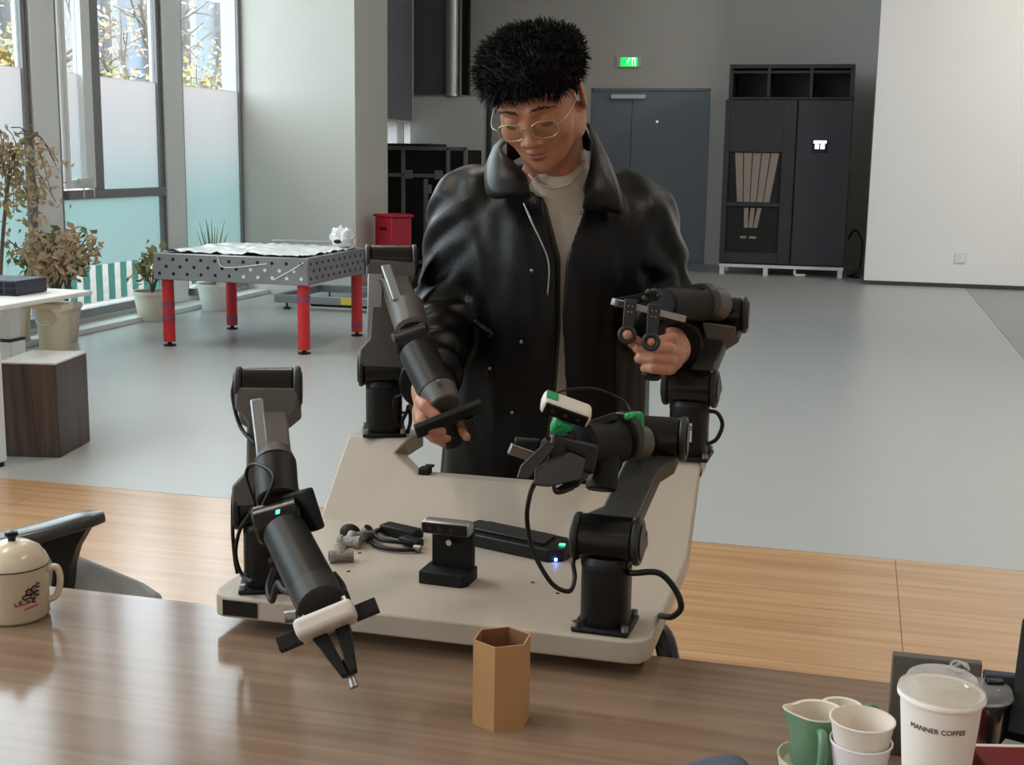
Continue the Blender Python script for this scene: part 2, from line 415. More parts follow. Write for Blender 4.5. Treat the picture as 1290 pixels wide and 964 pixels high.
# windows: bays between wide mullions, frosted film to 2.13 m
def window(i, y0, y1, casement=False, sill=.09):
    wd = empty('window_%d' % i, (XW, (y0 + y1) / 2, 0), None, None, None, 'structure')
    f = MB()
    f.span(XW - .05, XW - .012, y0, y0 + .05, sill, CEIL - .1).span(XW - .05, XW - .012, y1 - .05, y1, sill, CEIL - .1)
    f.span(XW - .12, XW + .05, y0 + .05, y1 - .05, sill, sill + .07).span(XW - .12, XW + .05, y0 + .05, y1 - .05, CEIL - .17, CEIL - .1)
    f.build('window_frame', 'alu_dark', wd, bevel=.004)
    g0, g1 = y0 + .05, y1 - .05
    def panes(a, b):
        zt = CEIL - .17
        MB().span(XW - .045, XW - .037, a, b, 2.13, zt).build('pane', 'glass', wd)
        if casement and a < y0 + .1: return
        quad(XW - .04, a, b, .51 if not casement else 1.16, 2.13).build('frosted_pane', 'film', wd)
        if casement: return
        MB().span(XW - .045, XW - .037, a, b, sill + .07, .51).build('pane', 'glass', wd)
    if not casement:
        panes(g0, g1)
        n = max(2, int((g1 - g0) / .24))
        for k in range(n):
            y = g0 + (k + .3) * (g1 - g0) / n
            MB().span(XW - .036, XW - .034, y, y + .1, .19, .51).build('film_stripe', 'film_stripe', wd)
    else:
        s1 = g0 + .42                                   # the narrow opening sash beside the big pane
        MB().span(XW - .06, XW + .04, g0, g1, 1.09, 1.165).build('transom', 'alu_dark', wd, bevel=.004)
        MB().span(XW - .06, XW + .02, s1, s1 + .13, 1.165, CEIL - .17).build('mullion', 'alu_dark', wd, bevel=.004)
        panes(s1 + .13, g1)
        quad(XW - .04, g0, g1, .51, 1.09).build('frosted_pane', 'film', wd)
        MB().span(XW - .045, XW - .037, g0, g1, sill + .07, .51).build('pane', 'glass', wd)
        n = 8
        for k in range(n):
            y = g0 + (k + .3) * (g1 - g0) / n
            MB().span(XW - .036, XW - .034, y, y + .1, .19, .51).build('film_stripe', 'film_stripe', wd)
        sa = MB(); a, b = g0 + .015, s1 - .01           # the sash itself, pale aluminium
        sa.span(XW - .06, XW + .03, a, a + .04, 1.18, CEIL - .19).span(XW - .06, XW + .03, b - .13, b, 1.18, CEIL - .19)
        sa.span(XW - .06, XW + .03, a + .04, b - .13, 1.18, 1.25).span(XW - .06, XW + .03, a + .04, b - .13, CEIL - .26, CEIL - .19)
        so = sa.build('sash', 'alu', wd, bevel=.004)
        MB().span(XW - .03, XW - .022, a + .04, b - .13, 2.13, CEIL - .26).build('pane', 'glass', so)
        quad(XW - .026, a + .04, b - .13, 1.25, 2.13).build('frosted_pane', 'film', so)
        h = MB().span(XW + .03, XW + .06, a + .1, a + .2, 1.19, 1.22).bar((XW + .07, a + .08, 1.25), (XW + .07, a + .3, 1.26), .02, .025).bar((XW + .03, a + .13, 1.25), (XW + .08, a + .13, 1.25), .03, .03)
        h.build('window_handle', 'white_plastic', so, bevel=.004)
        MB().tube([(XW + .07, a + .14, 1.22), (XW + .075, a + .14, 1.1)], .006, res=1).tube([(XW + .07, a + .29, 1.25), (XW + .075, a + .29, 1.1)], .006, res=1).build('pull_cord', 'white_plastic', so)
    return wd
ms = [(8.9, 9.28), (10.9, 11.29)]
y = 8.9 - 2.02
k = 2
while y > -6:
    ms.insert(0, (y - .0, y + .38)); y -= 2.02
for a, b in ms:
    mo = struct('trim_%d' % (k + 1), MB().span(XW - .14, XW + .02, a + .03, b - .03, .05, CEIL - .1), 'alu', bevel=.006); k += 1
    MB().span(XW - .1, XW + .0, a + .012, a + .03, .05, CEIL - .1).span(XW - .1, XW + .0, b - .03, b - .012, .05, CEIL - .1).build('gasket', 'alu_dark', mo)
eds = [(-6.0, ms[0][0])] + [(ms[i][1], ms[i + 1][0]) for i in range(len(ms) - 1)] + [(ms[-1][1], 12.54)]
for i, (a, b) in enumerate(eds):
    if b - a > .3: window(i + 1, a - .01, b + .01, casement=(abs(a - 9.28) < .01))
w9 = empty('window_20', (-6.4, 17.6, 0), None, None, None, 'structure')   # little window deep in the recess
MB().span(-6.5, -6.36, 16.75, 16.82, 1.6, 1.98).span(-6.5, -6.36, 18.3, 18.37, 1.6, 1.98).span(-6.5, -6.36, 16.82, 18.3, 1.6, 1.64).span(-6.5, -6.36, 17.5, 17.54, 1.64, 1.98).build('window_frame', 'white_plastic', w9)
quad(-6.45, 16.82, 18.3, 1.64, 1.98).build('pane', 'film', w9)

# ================================================================== outside the glass
struct('ground_outside', MB().span(-60, -6.6, -40, 60, -.3, -.06), 'paving')
bl = empty('office_building', (-30, 30, 0), 'pale office block with white columns beyond the trees', 'building')
MB().span(-34, -30, 8, 60, -.1, 8.5).build('wall', 'facade', bl)
for k in range(16):
    y = 8.6 + k * 3.2
    MB().span(-30.05, -29.6, y, y + .55, -.1, 8.5).build('column', 'facade_white', bl)
    for z in (1.0, 4.6):
        MB().span(-30.02, -29.9, y + .75, y + 2.95, z, z + 2.5).build('window', 'facade_glass', bl)
def leaves(mb, cs, n, size, spread):
    for c in cs:
        for _ in range(n):
            p = Vector(c) + Vector(rng.normal(0, 1, 3)) * spread
            d = Vector(rng.normal(0, 1, 3)).normalized(); e = d.orthogonal().normalized(); s = size * random.uniform(.6, 1.3)
            q = d.cross(e) * s * .1
            mb.add([p - d * s, p + e * s * .45 + q, p + d * s, p - e * s * .45 + q], [(0, 1, 2), (0, 2, 3)])
def branchy(mb, p, d, L, r, depth, tips, bend=.45, kids=3):
    q = p + d * L
    mb.tube([p, p + d * L * .5 + Vector(rng.normal(0, .04, 3)) * L, q], r, n=5, res=2, taper=(1, .6))
    if depth == 0: tips.append(q); return
    tips.append(p + d * L * .7)
    for _ in range(kids):
        nd = (d + Vector(rng.normal(0, bend, 3))).normalized()
        branchy(mb, p + d * L * random.uniform(.55, 1), nd, L * random.uniform(.6, .8), r * .6, depth - 1, tips, bend, kids)
def tree(x, y, h, m, label, nl, size):
    e = empty('tree', (x, y, -.06), label, 'tree', 'trees outside the windows')
    t = MB(); tips = []
    branchy(t, Vector((x, y, -.06)), Vector((0, 0, 1)), h * .33, .05 + h * .008, 4, tips, .5, 3)
    t.build('trunk', 'bark', e, smooth=60)
    l = MB(); leaves(l, tips, nl, size, .22)
    l.build('crown', m, e, smooth=0)
for x, y, h, m, lb, nl, sz in (
        (-11.5, 13.2, 5.2, 'leaf_yellow', 'yellow-leaved tree outside, behind the pane cut by the picture edge', 7, .06),
        (-10.2, 16.8, 5.0, 'leaf_dry', 'half-bare tree outside, behind the pane with the narrow sash', 3, .05),
        (-14.5, 20.0, 5.8, 'leaf_dry', 'bare twiggy tree outside, deeper in behind the half-bare one', 3, .05),
        (-10.6, 22.5, 4.6, 'leaf_yellow', 'thin pale-yellow tree outside the pane next to the pillar', 5, .06),
        (-15.0, 28.5, 6.2, 'leaf_olive', 'olive tree outside, furthest along the window wall', 6, .07),
        (-17.5, 17.0, 6.5, 'leaf_yellow', 'tall yellow tree outside, far back left of the narrow sash', 6, .07),
        (-18.5, 25.5, 6.5, 'leaf_olive', 'tall olive tree outside, far back behind the middle pane', 6, .07)):
    tree(x, y, h, m, lb, nl, sz)
def shrub(x, y, r, h, m, label, n=420):
    e = empty('shrub', (x, y, -.06), label, 'shrub', 'shrubs outside the windows')
    t = MB()
    for k in range(9):
        a = k * .7; t.tube([(x, y, -.06), (x + math.cos(a) * r * .5, y + math.sin(a) * r * .5, h * .5), (x + math.cos(a) * r * .8, y + math.sin(a) * r * .8, h * .9)], .012, n=5, res=2)
    t.build('stem', 'stem', e)
    l = MB(); leaves(l, [(x + random.uniform(-r, r) * .8, y + random.uniform(-r, r) * .8, random.uniform(.15, 1) * h) for _ in range(n // 6)], 9, .06, .12)
    l.build('foliage', m, e, smooth=0)
shrub(-8.4, 10.9, .6, 2.5, 'leaf_yellow', 'yellowish shrub outside, just behind the first frosted pane')
shrub(-8.6, 14.6, .6, 2.45, 'leaf_olive', 'olive shrub outside, showing above the frost of the middle pane')
shrub(-8.8, 17.2, .7, 2.6, 'leaf_yellow', 'straw-coloured shrub outside, showing above the frost by the pillar')
shrub(-9.0, 19.4, .7, 2.5, 'leaf_yellow', 'furthest straw-coloured shrub outside along the window wall')

# warm fill lamps shaped as pendants, added out of frame to brighten the room
def added_fill(x, y, label, power=12):
    e = empty('fill_fixture', (x, y, 5.5), label, 'lamp', 'added fill lamps out of view')
    MB().span(x - .12, x + .12, y - .9, y + .9, 5.53, 5.6).build('housing', 'plate_white', e, bevel=.004)
    for yy in (-.7, .7): MB().cyl((x, y + yy, 5.6), (x, y + yy, CEIL), .004, n=6).build('suspension_wire', 'steel', e)
    l = bpy.data.lights.new('fill_light', 'AREA'); l.shape = 'RECTANGLE'; l.size = .2; l.size_y = 1.7; l.energy = power; l.color = (1, .88, .74)
    o = bpy.data.objects.new('fill_light', l); COL.objects.link(o); o.parent = e; o.location = (0, 0, .02)
    if y > 12: o.rotation_euler = (math.radians(48), 0, 0)      # added fill, tilted at the partition
    l.spread = math.radians(130)
for x, y, q in ((-3, -3, 'rear row, window side'), (2.5, -3, 'rear row, wall side'), (-3, 2, 'middle row, window side'), (2.5, 2, 'middle row, wall side'), (-3, 6.8, 'front row, window side'), (2.5, 6.8, 'front row, wall side'), (4.2, 12.5, 'by the white partition')):
    added_fill(x, y, 'added unseen fill lamp, ' + q, {12.5: 70, 6.8: 18}.get(y, 16))

# ================================================================== back of the room
# exit sign
ex = empty('exit_sign', (-3.29, YB, 2.78), 'green lit exit sign with running figure above the grey door', 'sign')
MB().span(-3.46, -3.11, YB - .05, YB, 2.78, 2.925).build('housing', 'plate_white', ex, bevel=.006)
MB().span(-3.40, -3.17, YB - .056, YB - .05, 2.795, 2.91).build('lit_panel', 'exit_green', ex)
rm = MB(); cx, cz, yy = -3.29, 2.85, YB - .058
rm.cyl((cx + .012, yy, cz + .042), (cx + .012, yy - .002, cz + .042), .011, n=12)
for a, b in (((0, .03), (-.012, -.005)), ((-.012, -.005), (.016, -.022)), ((.016, -.022), (.012, -.048)), ((-.012, -.005), (-.032, -.026)), ((-.032, -.026), (-.052, -.026)), ((0, .026), (-.03, .014)), ((0, .026), (.022, .006)), ((.022, .006), (.04, .012))):
    rm.bar((cx + a[0], yy, cz + a[1]), (cx + b[0], yy, cz + b[1]), .002, .012, Vector((0, 1, 0)))
rm.build('running_figure', 'exit_white', ex)
MB().span(-3.2, -3.19, yy - .002, yy, 2.8, 2.905).span(-3.24, -3.19, yy - .002, yy, 2.895, 2.905).span(-3.24, -3.23, yy - .002, yy, 2.8, 2.905).build('doorway_mark', 'exit_white', ex)

# black air-treatment cabinet
X0, X1, Y0 = -1.74, -.14, 17.
cb = empty('machine_cabinet', ((X0 + X1) / 2, Y0 + .35, 0), 'tall black machine cabinet on a white base frame against the back wall', 'cabinet')
b = MB().span(X0, X1, Y0 + .04, Y0 + .75, .14, 2.27)
b.build('body', 'cab_black', cb, bevel=.008)
t = MB().span(X0 + .03, X1, Y0 + .7, Y0 + .75, 2.27, 2.71).span(X0 + .03, X1, Y0 + .03, Y0 + .75, 2.66, 2.71).span(X0 + .03, X1, Y0 + .03, Y0 + .75, 2.27, 2.30)
t.span(X0 + .03, X0 + .08, Y0 + .03, Y0 + .7, 2.3, 2.66).span(X1 - .05, X1, Y0 + .03, Y0 + .7, 2.3, 2.66)
t.build('top_section', 'cab_black', cb, bevel=.004)
for x in (-1.225, -.69):
    MB().span(x, x + .04, Y0 + .03, Y0 + .7, 2.3, 2.66).build('divider', 'cab_black', cb, bevel=.003)
MB().span(X0 + .08, X1 - .05, Y0 + .05, Y0 + .07, 2.6, 2.63).build('top_rail', 'cab_black', cb)
xm = -.82
ld = MB()                                  # left door: a frame around the inspection window
wx0, wx1, wz0, wz1 = -1.67, -.99, .3, 1.6
ld.span(X0, wx0, Y0, Y0 + .04, .16, 2.26).span(wx1, xm - .01, Y0, Y0 + .04, .16, 2.26).span(wx0, wx1, Y0, Y0 + .04, wz1, 2.26).span(wx0, wx1, Y0, Y0 + .04, .16, wz0)
ldo = ld.build('door', 'cab_black', cb, bevel=.004)
MB().span(wx0, wx1, Y0, Y0 + .03, .9, .95).build('crossbar', 'cab_black', ldo, bevel=.003)
MB().span(wx0, wx1, Y0 + .035, Y0 + .039, wz0, wz1).build('inspection_window', 'cab_inside', ldo)
for i in range(5):                         # pleated hopper seen through the window, narrowing downwards
    f0, f1 = (i + .06) / 5, (i + .94) / 5
    xt0, xt1 = -1.6 + .58 * f0, -1.6 + .58 * f1
    xb0, xb1 = -1.5 + .3 * f0, -1.5 + .3 * f1
    xq0, xq1 = xt0 + (xb0 - xt0) * .55, xt1 + (xb1 - xt1) * .55
    MB().prism([(xt0, Y0 + .034, 1.59), (xt1, Y0 + .034, 1.59), (xq1, Y0 + .034, .955), (xq0, Y0 + .034, .955)], (0, -.006, 0)).build('hopper_slat', 'pleat', ldo)
    if i in (1, 2, 3): MB().prism([(xq0 + .01, Y0 + .034, .88), (xq1 - .01, Y0 + .034, .88), (xb1, Y0 + .034, .62), (xb0, Y0 + .034, .62)], (0, -.006, 0)).build('hopper_slat', 'pleat', ldo)
MB().span(-1.48, -1.4, Y0 + .025, Y0 + .034, .48, .51).span(-1.36, -1.27, Y0 + .025, Y0 + .034, .48, .51).build('hopper_outlet', 'pleat', ldo)
rd = MB().span(xm + .01, X1 - .0, Y0, Y0 + .04, .16, 2.26).build('door', 'cab_navy', cb, bevel=.004)
MB().span(-.62, -.42, Y0 - .008, Y0 + .002, 1.6, 1.76).build('display_bezel', 'cab_inside', rd)
MB().span(-.6, -.44, Y0 - .011, Y0 - .008, 1.72, 1.755).span(-.58, -.53, Y0 - .011, Y0 - .008, 1.65, 1.71).span(-.51, -.46, Y0 - .011, Y0 - .008, 1.65, 1.71).build('display', 'screen_lit', rd)
MB().span(X0, X1, Y0 + .02, Y0 + .7, .1, .14).build('base_frame', 'plate_white', cb)
for x in (X0 + .01, -1.16, X1 - .07):
    MB().span(x, x + .06, Y0 + .03, Y0 + .09, 0, .1).build('leg', 'plate_white', cb)
for x in (X0 + .01, X1 - .07):
    MB().span(x, x + .06, Y0 + .6, Y0 + .66, 0, .1).build('leg', 'plate_white', cb)
MB().tube([(-.75, Y0 + .1, .12), (-.75, Y0 + .05, .03), (-.68, Y0 + .05, .02), (-.62, Y0 + .08, .02)], .018).build('drain_pipe', 'plate_white', cb)
tag(MB().tube([(-.1, 17.3, .5), (-.02, 17.2, .62), (.08, 17.3, .45), (.06, 17.25, .1), (-.05, 17.2, .02), (.06, 17.1, .015), (-.08, 17.25, .015)], .014).build('power_cable', 'rubber'), 'black cable hanging beside the tall machine cabinet', 'cable')
ot = empty('wall_outlet', (1.237, 16.35, .3), 'small white socket plate low on the white partition wall', 'socket')
MB().span(1.17, 1.3, 16.335, 16.35, .3, .43).build('plate', 'plate_white', ot, bevel=.004)
MB().span(1.245, 1.275, 16.331, 16.336, .325, .405).build('switch_rocker', 'alu', ot, bevel=.002)

# recess on the far side of the pillar
pn = empty('sheet_metal_screen', (-5.8, 17.85, 0), 'pale grey sheet-metal panel under the exhaust duct', 'panel')
MB().span(-6.36, -5.2, 17.8, 17.9, 0, 2.33).build('sheet', 'panel_pale', pn, bevel=.006)
MB().span(-5.2, -5.16, 17.78, 17.92, 0, 2.33).build('edge_profile', 'skirting_dark', pn)
dk = empty('exhaust_hood', (-5.95, 17.9, 2.36), 'dark exhaust hood panel above the pale sheet-metal panel', 'hood')
MB().span(-6.36, -5.85, 17.84, 17.9, 2.36, CEIL).build('panel', 'hood_grey', dk, bevel=.004)
MB().span(-5.6, -5.5, 17.86, 17.95, 2.36, CEIL).build('side_post', 'black_matte', dk)
MB().span(-6.36, -6.33, 17.8, 17.84, 2.36, CEIL).build('edge_strip', 'alu', dk)
pd = empty('exhaust_duct', (-5.73, 17.85, 2.335), 'shiny round metal duct rising beside the dark hood', 'duct')
MB().cyl((-5.73, 17.82, 2.36), (-5.73, 17.82, CEIL), .105, n=32).build('pipe', 'chrome', pd)
MB().cyl((-5.73, 17.82, 2.335), (-5.73, 17.82, 2.37), .12, n=32).build('collar', 'chrome', pd)
bl2 = empty('roller_blind', (-6.32, 17.5, 1.97), 'grey-blue roller blind lowered over the recess window', 'blind')
MB().span(-6.33, -6.31, 16.72, 17.74, 1.97, CEIL).build('fabric', 'blind_grey', bl2)
MB().span(-6.34, -6.3, 16.72, 17.74, 1.95, 1.98).build('hem_bar', 'alu', bl2)
MB().span(-6.335, -6.3, 17.74, 17.78, 1.95, CEIL).build('side_rail', 'alu', bl2)
rk = empty('profile_rack', (-5.33, 15.8, 0), 'black panelled rack framed in aluminium profile past the pillar', 'rack')
MB().span(-5.9, -4.8, 15.56, 16.2, .05, 1.57).build('back_panel', 'cab_inside', rk)
for x in (-5.9, -5.66, -5.06, -4.83):
    MB().span(x, x + .045, 15.5, 15.55, 0, 1.6).build('upright', 'alu_profile' if x in (-5.66, -5.06) else 'alu_dark', rk, bevel=.003)
for z in (.12, 1.22, 1.56):
    MB().span(-5.9, -4.79, 15.5, 15.55, z, z + .045).build('crossbar', 'alu_profile', rk, bevel=.003)
MB().span(-5.35, -5.3, 15.48, 15.52, .1, 1.2).build('upright', 'alu_profile', rk, bevel=.003)
for x, z in ((-5.6, 1.2), (-5.2, 1.2), (-5.345, 1.02), (-4.95, 1.2), (-5.345, .14)):
    MB().span(x, x + .1, 15.46, 15.5, z, z + .11).build('corner_bracket', 'alu_dark', rk, bevel=.006)
MB().span(-5.95, -5.25, 15.4, 16.1, 1.61, 1.64).build('top_board', 'dark_grey', rk, bevel=.003)
# red bin, turned so that an edge faces the room
def rot_box(c, ang, sx, sy, z0, z1):
    ax = (Vector((math.cos(ang), math.sin(ang), 0)), Vector((-math.sin(ang), math.cos(ang), 0)), Vector((0, 0, 1)))
    return MB().box((c[0], c[1], (z0 + z1) / 2), (sx, sy, z1 - z0), ax), ax
rb = empty('red_bin', (-4.80, 12.9, 0), 'red plastic tool cabinet beside the pillar, partly hidden by the robot arm', 'cabinet')
an = math.radians(-32)
bx, ax = rot_box((-4.80, 12.9), an, .3, .27, .1, .84); bx.build('body', 'red_plastic', rb, bevel=.012)
bx, ax = rot_box((-4.80, 12.9), an, .33, .3, .84, .875); bx.build('lid', 'red_plastic', rb, bevel=.01)
for i, j in ((-1, -1), (1, -1), (1, 1), (-1, 1)):
    p = Vector((-4.80, 12.9, 0)) + ax[0] * .12 * i + ax[1] * .1 * j
    MB().cyl(p, p + Vector((0, 0, .1)), .02, n=12).build('foot', 'black_plastic', rb)
MB().box(Vector((-4.80, 12.9, .72)) - ax[1] * .137, (.12, .008, .03), ax).build('handle_slot', 'hole_black', rb)

# ================================================================== welding table and what lies round it
wt = empty('welding_table', (-4.57, 9.33, 0), 'perforated steel welding table on four red legs', 'table')
a0, a1, b0, b1, z0, z1 = -5.21, -3.92, 8.72, 9.94, .526, .73
MB().span(a0, a1, b0, b1, z0, z1).build('top', 'weld_steel', wt, bevel=.006)
ho = MB(); hb = MB()
for r in range(3):
    for i in range(11):
        x = a0 + .055 + .118 * i + (.059 if r == 1 else 0)
        if x > a1 - .03: continue
        z = z1 - .045 - .055 * r
        tgt = hb if (i > 5 and r > 0) else ho
        tgt.cyl((x, b0 + .002, z), (x, b0 - .0012, z), .0135, n=12)
        y = b0 + .05 + .11 * i + (.055 if r == 1 else 0)
        if y < b1 - .03: ho.cyl((a1 - .002, y, z), (a1 + .0012, y, z), .0135, n=12)
ho.build('bore_holes', 'hole_black', wt); hb.build('bore_holes_wrap', 'wrap', wt)  # pale set: wrap showing behind the holes
for x, y in ((a0 + .07, b0 + .09), (a0 + .07, b1 - .09), (a1 - .07, b0 + .07), (a1 - .07, b1 - .09)):
    lg = MB().cyl((x, y, .035), (x, y, z0), .046, n=28).build('leg', 'weld_red', wt)
    MB().cyl((x, y, 0), (x, y, .012), .048, n=24).cyl((x, y, .012), (x, y, .04), .016, n=12).build('foot', 'rubber', lg)
    for z in ((.3, .2) if y < 9 and x < -4.5 else (.4,) if y < 9 else (.07,)):
        MB().cyl((x, y, z), (x, y, z + .05), .0475, n=28).build('tape_band', 'weld_tape', lg)
def crumple(x0, x1, y0, y1, z, amp, nx=46, ny=40, drop=None, freq=7):
    m = MB()
    for j in range(ny + 1):
        for i in range(nx + 1):
            x = x0 + (x1 - x0) * i / nx; y = y0 + (y1 - y0) * j / ny
            h = abs(noise.noise(Vector((x * freq, y * freq, 3)))) + .5 * abs(noise.noise(Vector((x * freq * 2.3, y * freq * 2.3, 8))))
            m.v.append((x + .03 * noise.noise(Vector((y * 5, 2, 1))), y + .03 * noise.noise(Vector((x * 5, 9, 1))), z + amp * h))
    for j in range(ny):
        for i in range(nx):
            k = j * (nx + 1) + i; m.f.append((k, k + 1, k + nx + 2, k + nx + 1))
    return m
tag(crumple(a0 + .06, a1 - .06, b0 + .05, b1 - .05, z1 + .002, .035).build('plastic_sheet', 'wrap', smooth=60), 'crumpled clear plastic sheet spread over the welding table top', 'plastic sheet')
tag(MB().tube([(a0 + .5, b1 - .16, z1 + .045), (a1 - .1, b1 - .13, z1 + .045)], .012, res=1).build('steel_rod', 'alu_dark'), 'thin grey rod lying along the back of the welding table', 'rod')
bagp = Vector((-4.07, 9.75, z1 + .02)); bag = MB()
bag.ball(bagp + Vector((0, 0, .075)), (.1, .08, .085), 26, 18)
bag.v = [tuple(Vector(v) + (Vector(v) - bagp).normalized() * .05 * noise.noise(Vector(v) * 22)) for v in bag.v]
bg_ = empty('plastic_bag', bagp, 'small puffy white plastic bag at the far corner of the welding table', 'bag')
bag.build('film', 'wrap', bg_, smooth=30)
bk = MB().ball(bagp + Vector((-.01, -.085, .045)), (.035, .012, .018)); bk.build('dark_contents', 'black_plastic', bg_)
# strips of wrap hanging over the front face
tag(MB().tube([(-4.66, b0 - .004, z1 - .002), (-4.6, b0 - .006, z1 - .09), (-4.25, b0 - .006, z1 - .05)], .004, n=5, res=4).tube([(-4.2, b0 - .004, .56), (-4.05, b0 - .006, .64), (-3.95, b0 - .006, .7)], .005, n=5).build('plastic_strip', 'wrap'), 'twisted strip of clear wrap hanging down the welding table front', 'plastic strip')
# low metal frame on the floor beyond
lf = empty('floor_frame', (-4.7, 11.6, 0), 'low grey metal base frame on levelling feet, on the floor past the welding table', 'frame')
fx0, fx1, fy0, fy1 = -5.45, -3.2, 11.35, 12.4
for a, c in (((fx0, fy0, .1), (fx1, fy0, .1)), ((fx0, fy1, .1), (fx1, fy1, .1)), ((fx0, fy0 + .03, .1), (fx0, fy1 - .03, .1)), ((fx1, fy0 + .03, .1), (fx1, fy1 - .03, .1))):
    MB().bar(a, c, .06, .075).build('beam', 'alu_profile', lf, bevel=.004)
for x in (fx0 + .12, fx1 - .12):
    for y in (fy0, fy1):
        MB().cyl((x, y, 0), (x, y, .02), .04, .03, n=14).cyl((x, y, .02), (x, y, .07), .01, n=8).build('levelling_foot', 'black_plastic', lf)
MB().span(-4.75, -4.62, fy0 - .033, fy0 - .03, .07, .13).build('warning_label', 'yellow', lf)
MB().span(fx0 + .35, fx1 - .1, fy0 + .05, fy0 + .12, .03, .075).build('under_tray', 'black_plastic', lf)

# potted plants by the windows
def pot(name, c, r, h, m, label):
    e = empty(name, c, label, 'plant', 'potted plants by the windows'); c = Vector(c)
    MB().lathe(c, [(r * .68, 0), (r * .72, .01), (r * .97, h * .9), (r * 1.04, h * .9), (r * 1.04, h), (r * .93, h), (r * .9, h * .86)], 32).build('pot', m, e, smooth=50)
    MB().cyl(c + Vector((0, 0, h * .8)), c + Vector((0, 0, h * .87)), r * .9).build('soil', 'soil', e)
    return e
def leafy(e, c, n, h, spread, m, size, up=.9, name='leaf'):
    for k in range(n):
        a = random.uniform(0, 6.28); s = random.uniform(.2, 1) * spread; hh = h * random.uniform(.55, 1)
        p0 = Vector(c); p2 = p0 + Vector((math.cos(a) * s, math.sin(a) * s, hh)); p1 = p0 + Vector((math.cos(a) * s * .3, math.sin(a) * s * .3, hh * .6))
        st = MB().tube([p0, p1, p2], .005, n=5, res=4).build('stem', 'stem', e)
        l = MB(); leaves(l, [p1.lerp(p2, q) for q in (.35, .55, .75, .9, 1)], 4, size, .05)
        l.build('foliage', m, st, smooth=0)
p = G(193, 404); e = pot('potted_plant', p, .17, .27, 'pot_cream', 'withered leafy plant in a cream pot behind the near red table leg')
leafy(e, p + Vector((0, 0, .22)), 9, .42, .2, 'leaf_olive', .045)
p = G(270, 391); e = pot('potted_plant', p, .16, .26, 'white_plastic', 'spiky plant in a white pot seen beneath the welding table')
for k in range(16):
    a = k * 2.4; s = .06 + .15 * random.random(); q = p + Vector((0, 0, .2))
    tip = q + Vector((math.cos(a) * s, math.sin(a) * s, .45 + .25 * random.random()))
    MB().tube([q, q.lerp(tip, .5) + Vector((0, 0, .05)), tip], .013, n=6, res=4, taper=(1, .1)).build('leaf', 'leaf_green', e)
p = Vector((-6.05, 7.98, 0)); e = pot('potted_plant', p, .2, .4, 'pot_cream', 'tall drooping dried plant reaching up at the picture edge')
MB().tube([p + Vector((0, 0, .3)), p + Vector((.0, .1, .9)), p + Vector((.05, .2, 1.45)), p + Vector((.1, .42, 1.62))], .014, n=7).build('trunk', 'stem', e)
for k in range(26):
    top = p + Vector((.04 + random.uniform(-.1, .1), .12 + random.uniform(-.25, .25), random.uniform(1.3, 1.68)))
    end = top + Vector((random.uniform(-.1, .1), random.uniform(-.1, .42), -random.uniform(.1, .55)))
    tw = MB().tube([top, top.lerp(end, .4) + Vector((0, .06, .06)), end], .004, n=4, res=3).build('twig', 'stem', e)
    l = MB(); leaves(l, [top.lerp(end, q) for q in (.4, .6, .8, 1)], 5, .032, .05)
    l.build('foliage', 'leaf_dry' if k % 3 else 'leaf_olive', tw, smooth=0)
p = Vector((-6.05, 8.75, 0)); e = pot('potted_plant', p, .15, .3, 'pot_cream', 'bushy dry plant in front of the window mullion, behind the white desk')
leafy(e, p + Vector((-.02, -.05, .28)), 26, .62, .42, 'leaf_dry', .04)
leafy(e, p + Vector((-.02, .1, .28)), 8, .55, .36, 'leaf_green', .045)

# white sit-stand desk at the window, buckets and the dark stool
wd = empty('standing_desk', (-4.5, 5.8, 0), 'white height-adjustable desk reaching in at the picture edge', 'desk')
MB().span(-5.2, -4.04, 5.3, 6.13, .715, .74).build('top', 'white_plastic', wd, bevel=.006)
for x, y in ((-4.34, 5.8), (-5.05, 5.8)):
    l = MB().span(x - .035, x + .035, y - .05, y + .05, .38, .70).build('leg', 'alu', wd, bevel=.006)
    MB().span(x - .05, x + .05, y - .065, y + .065, .06, .5).build('leg_sleeve', 'alu', l, bevel=.006)
    MB().span(x - .051, x + .051, y - .066, y + .066, .49, .505).build('leg_collar', 'black_plastic', l)
    MB().span(x - .04, x + .04, 5.46, 6.1, .02, .06).build('foot_bar', 'alu', l, bevel=.006)
    for yy in (5.5, 6.06): MB().cyl((x, yy, 0), (x, yy, .02), .03, n=14).build('foot_pad', 'black_plastic', l)
MB().span(-5.05, -4.4, 5.77, 5.83, .66, .715).build('beam', 'alu', wd)
MB().span(-4.30, -4.05, 5.85, 5.95, .66, .69).bar((-4.2, 5.9, .66), (-4.12, 5.9, .58), .03, .05).build('bracket', 'cream_plastic', wd, bevel=.004)
nb = MB(); nb.span(-4.62, -4.22, 5.72, 5.98, .742, .82)
cr_ = empty('storage_crate', (-4.42, 5.85, .741), 'small dark navy crate on the white standing desk', 'crate')
nb.build('body', 'navy_plastic', cr_, bevel=.006)
for i in range(5):
    for k in range(2):
        MB().span(-4.6 + i * .078, -4.6 + i * .078 + .055, 5.715, 5.721, .752 + k * .034, .774 + k * .034).build('slot', 'hole_black', cr_)
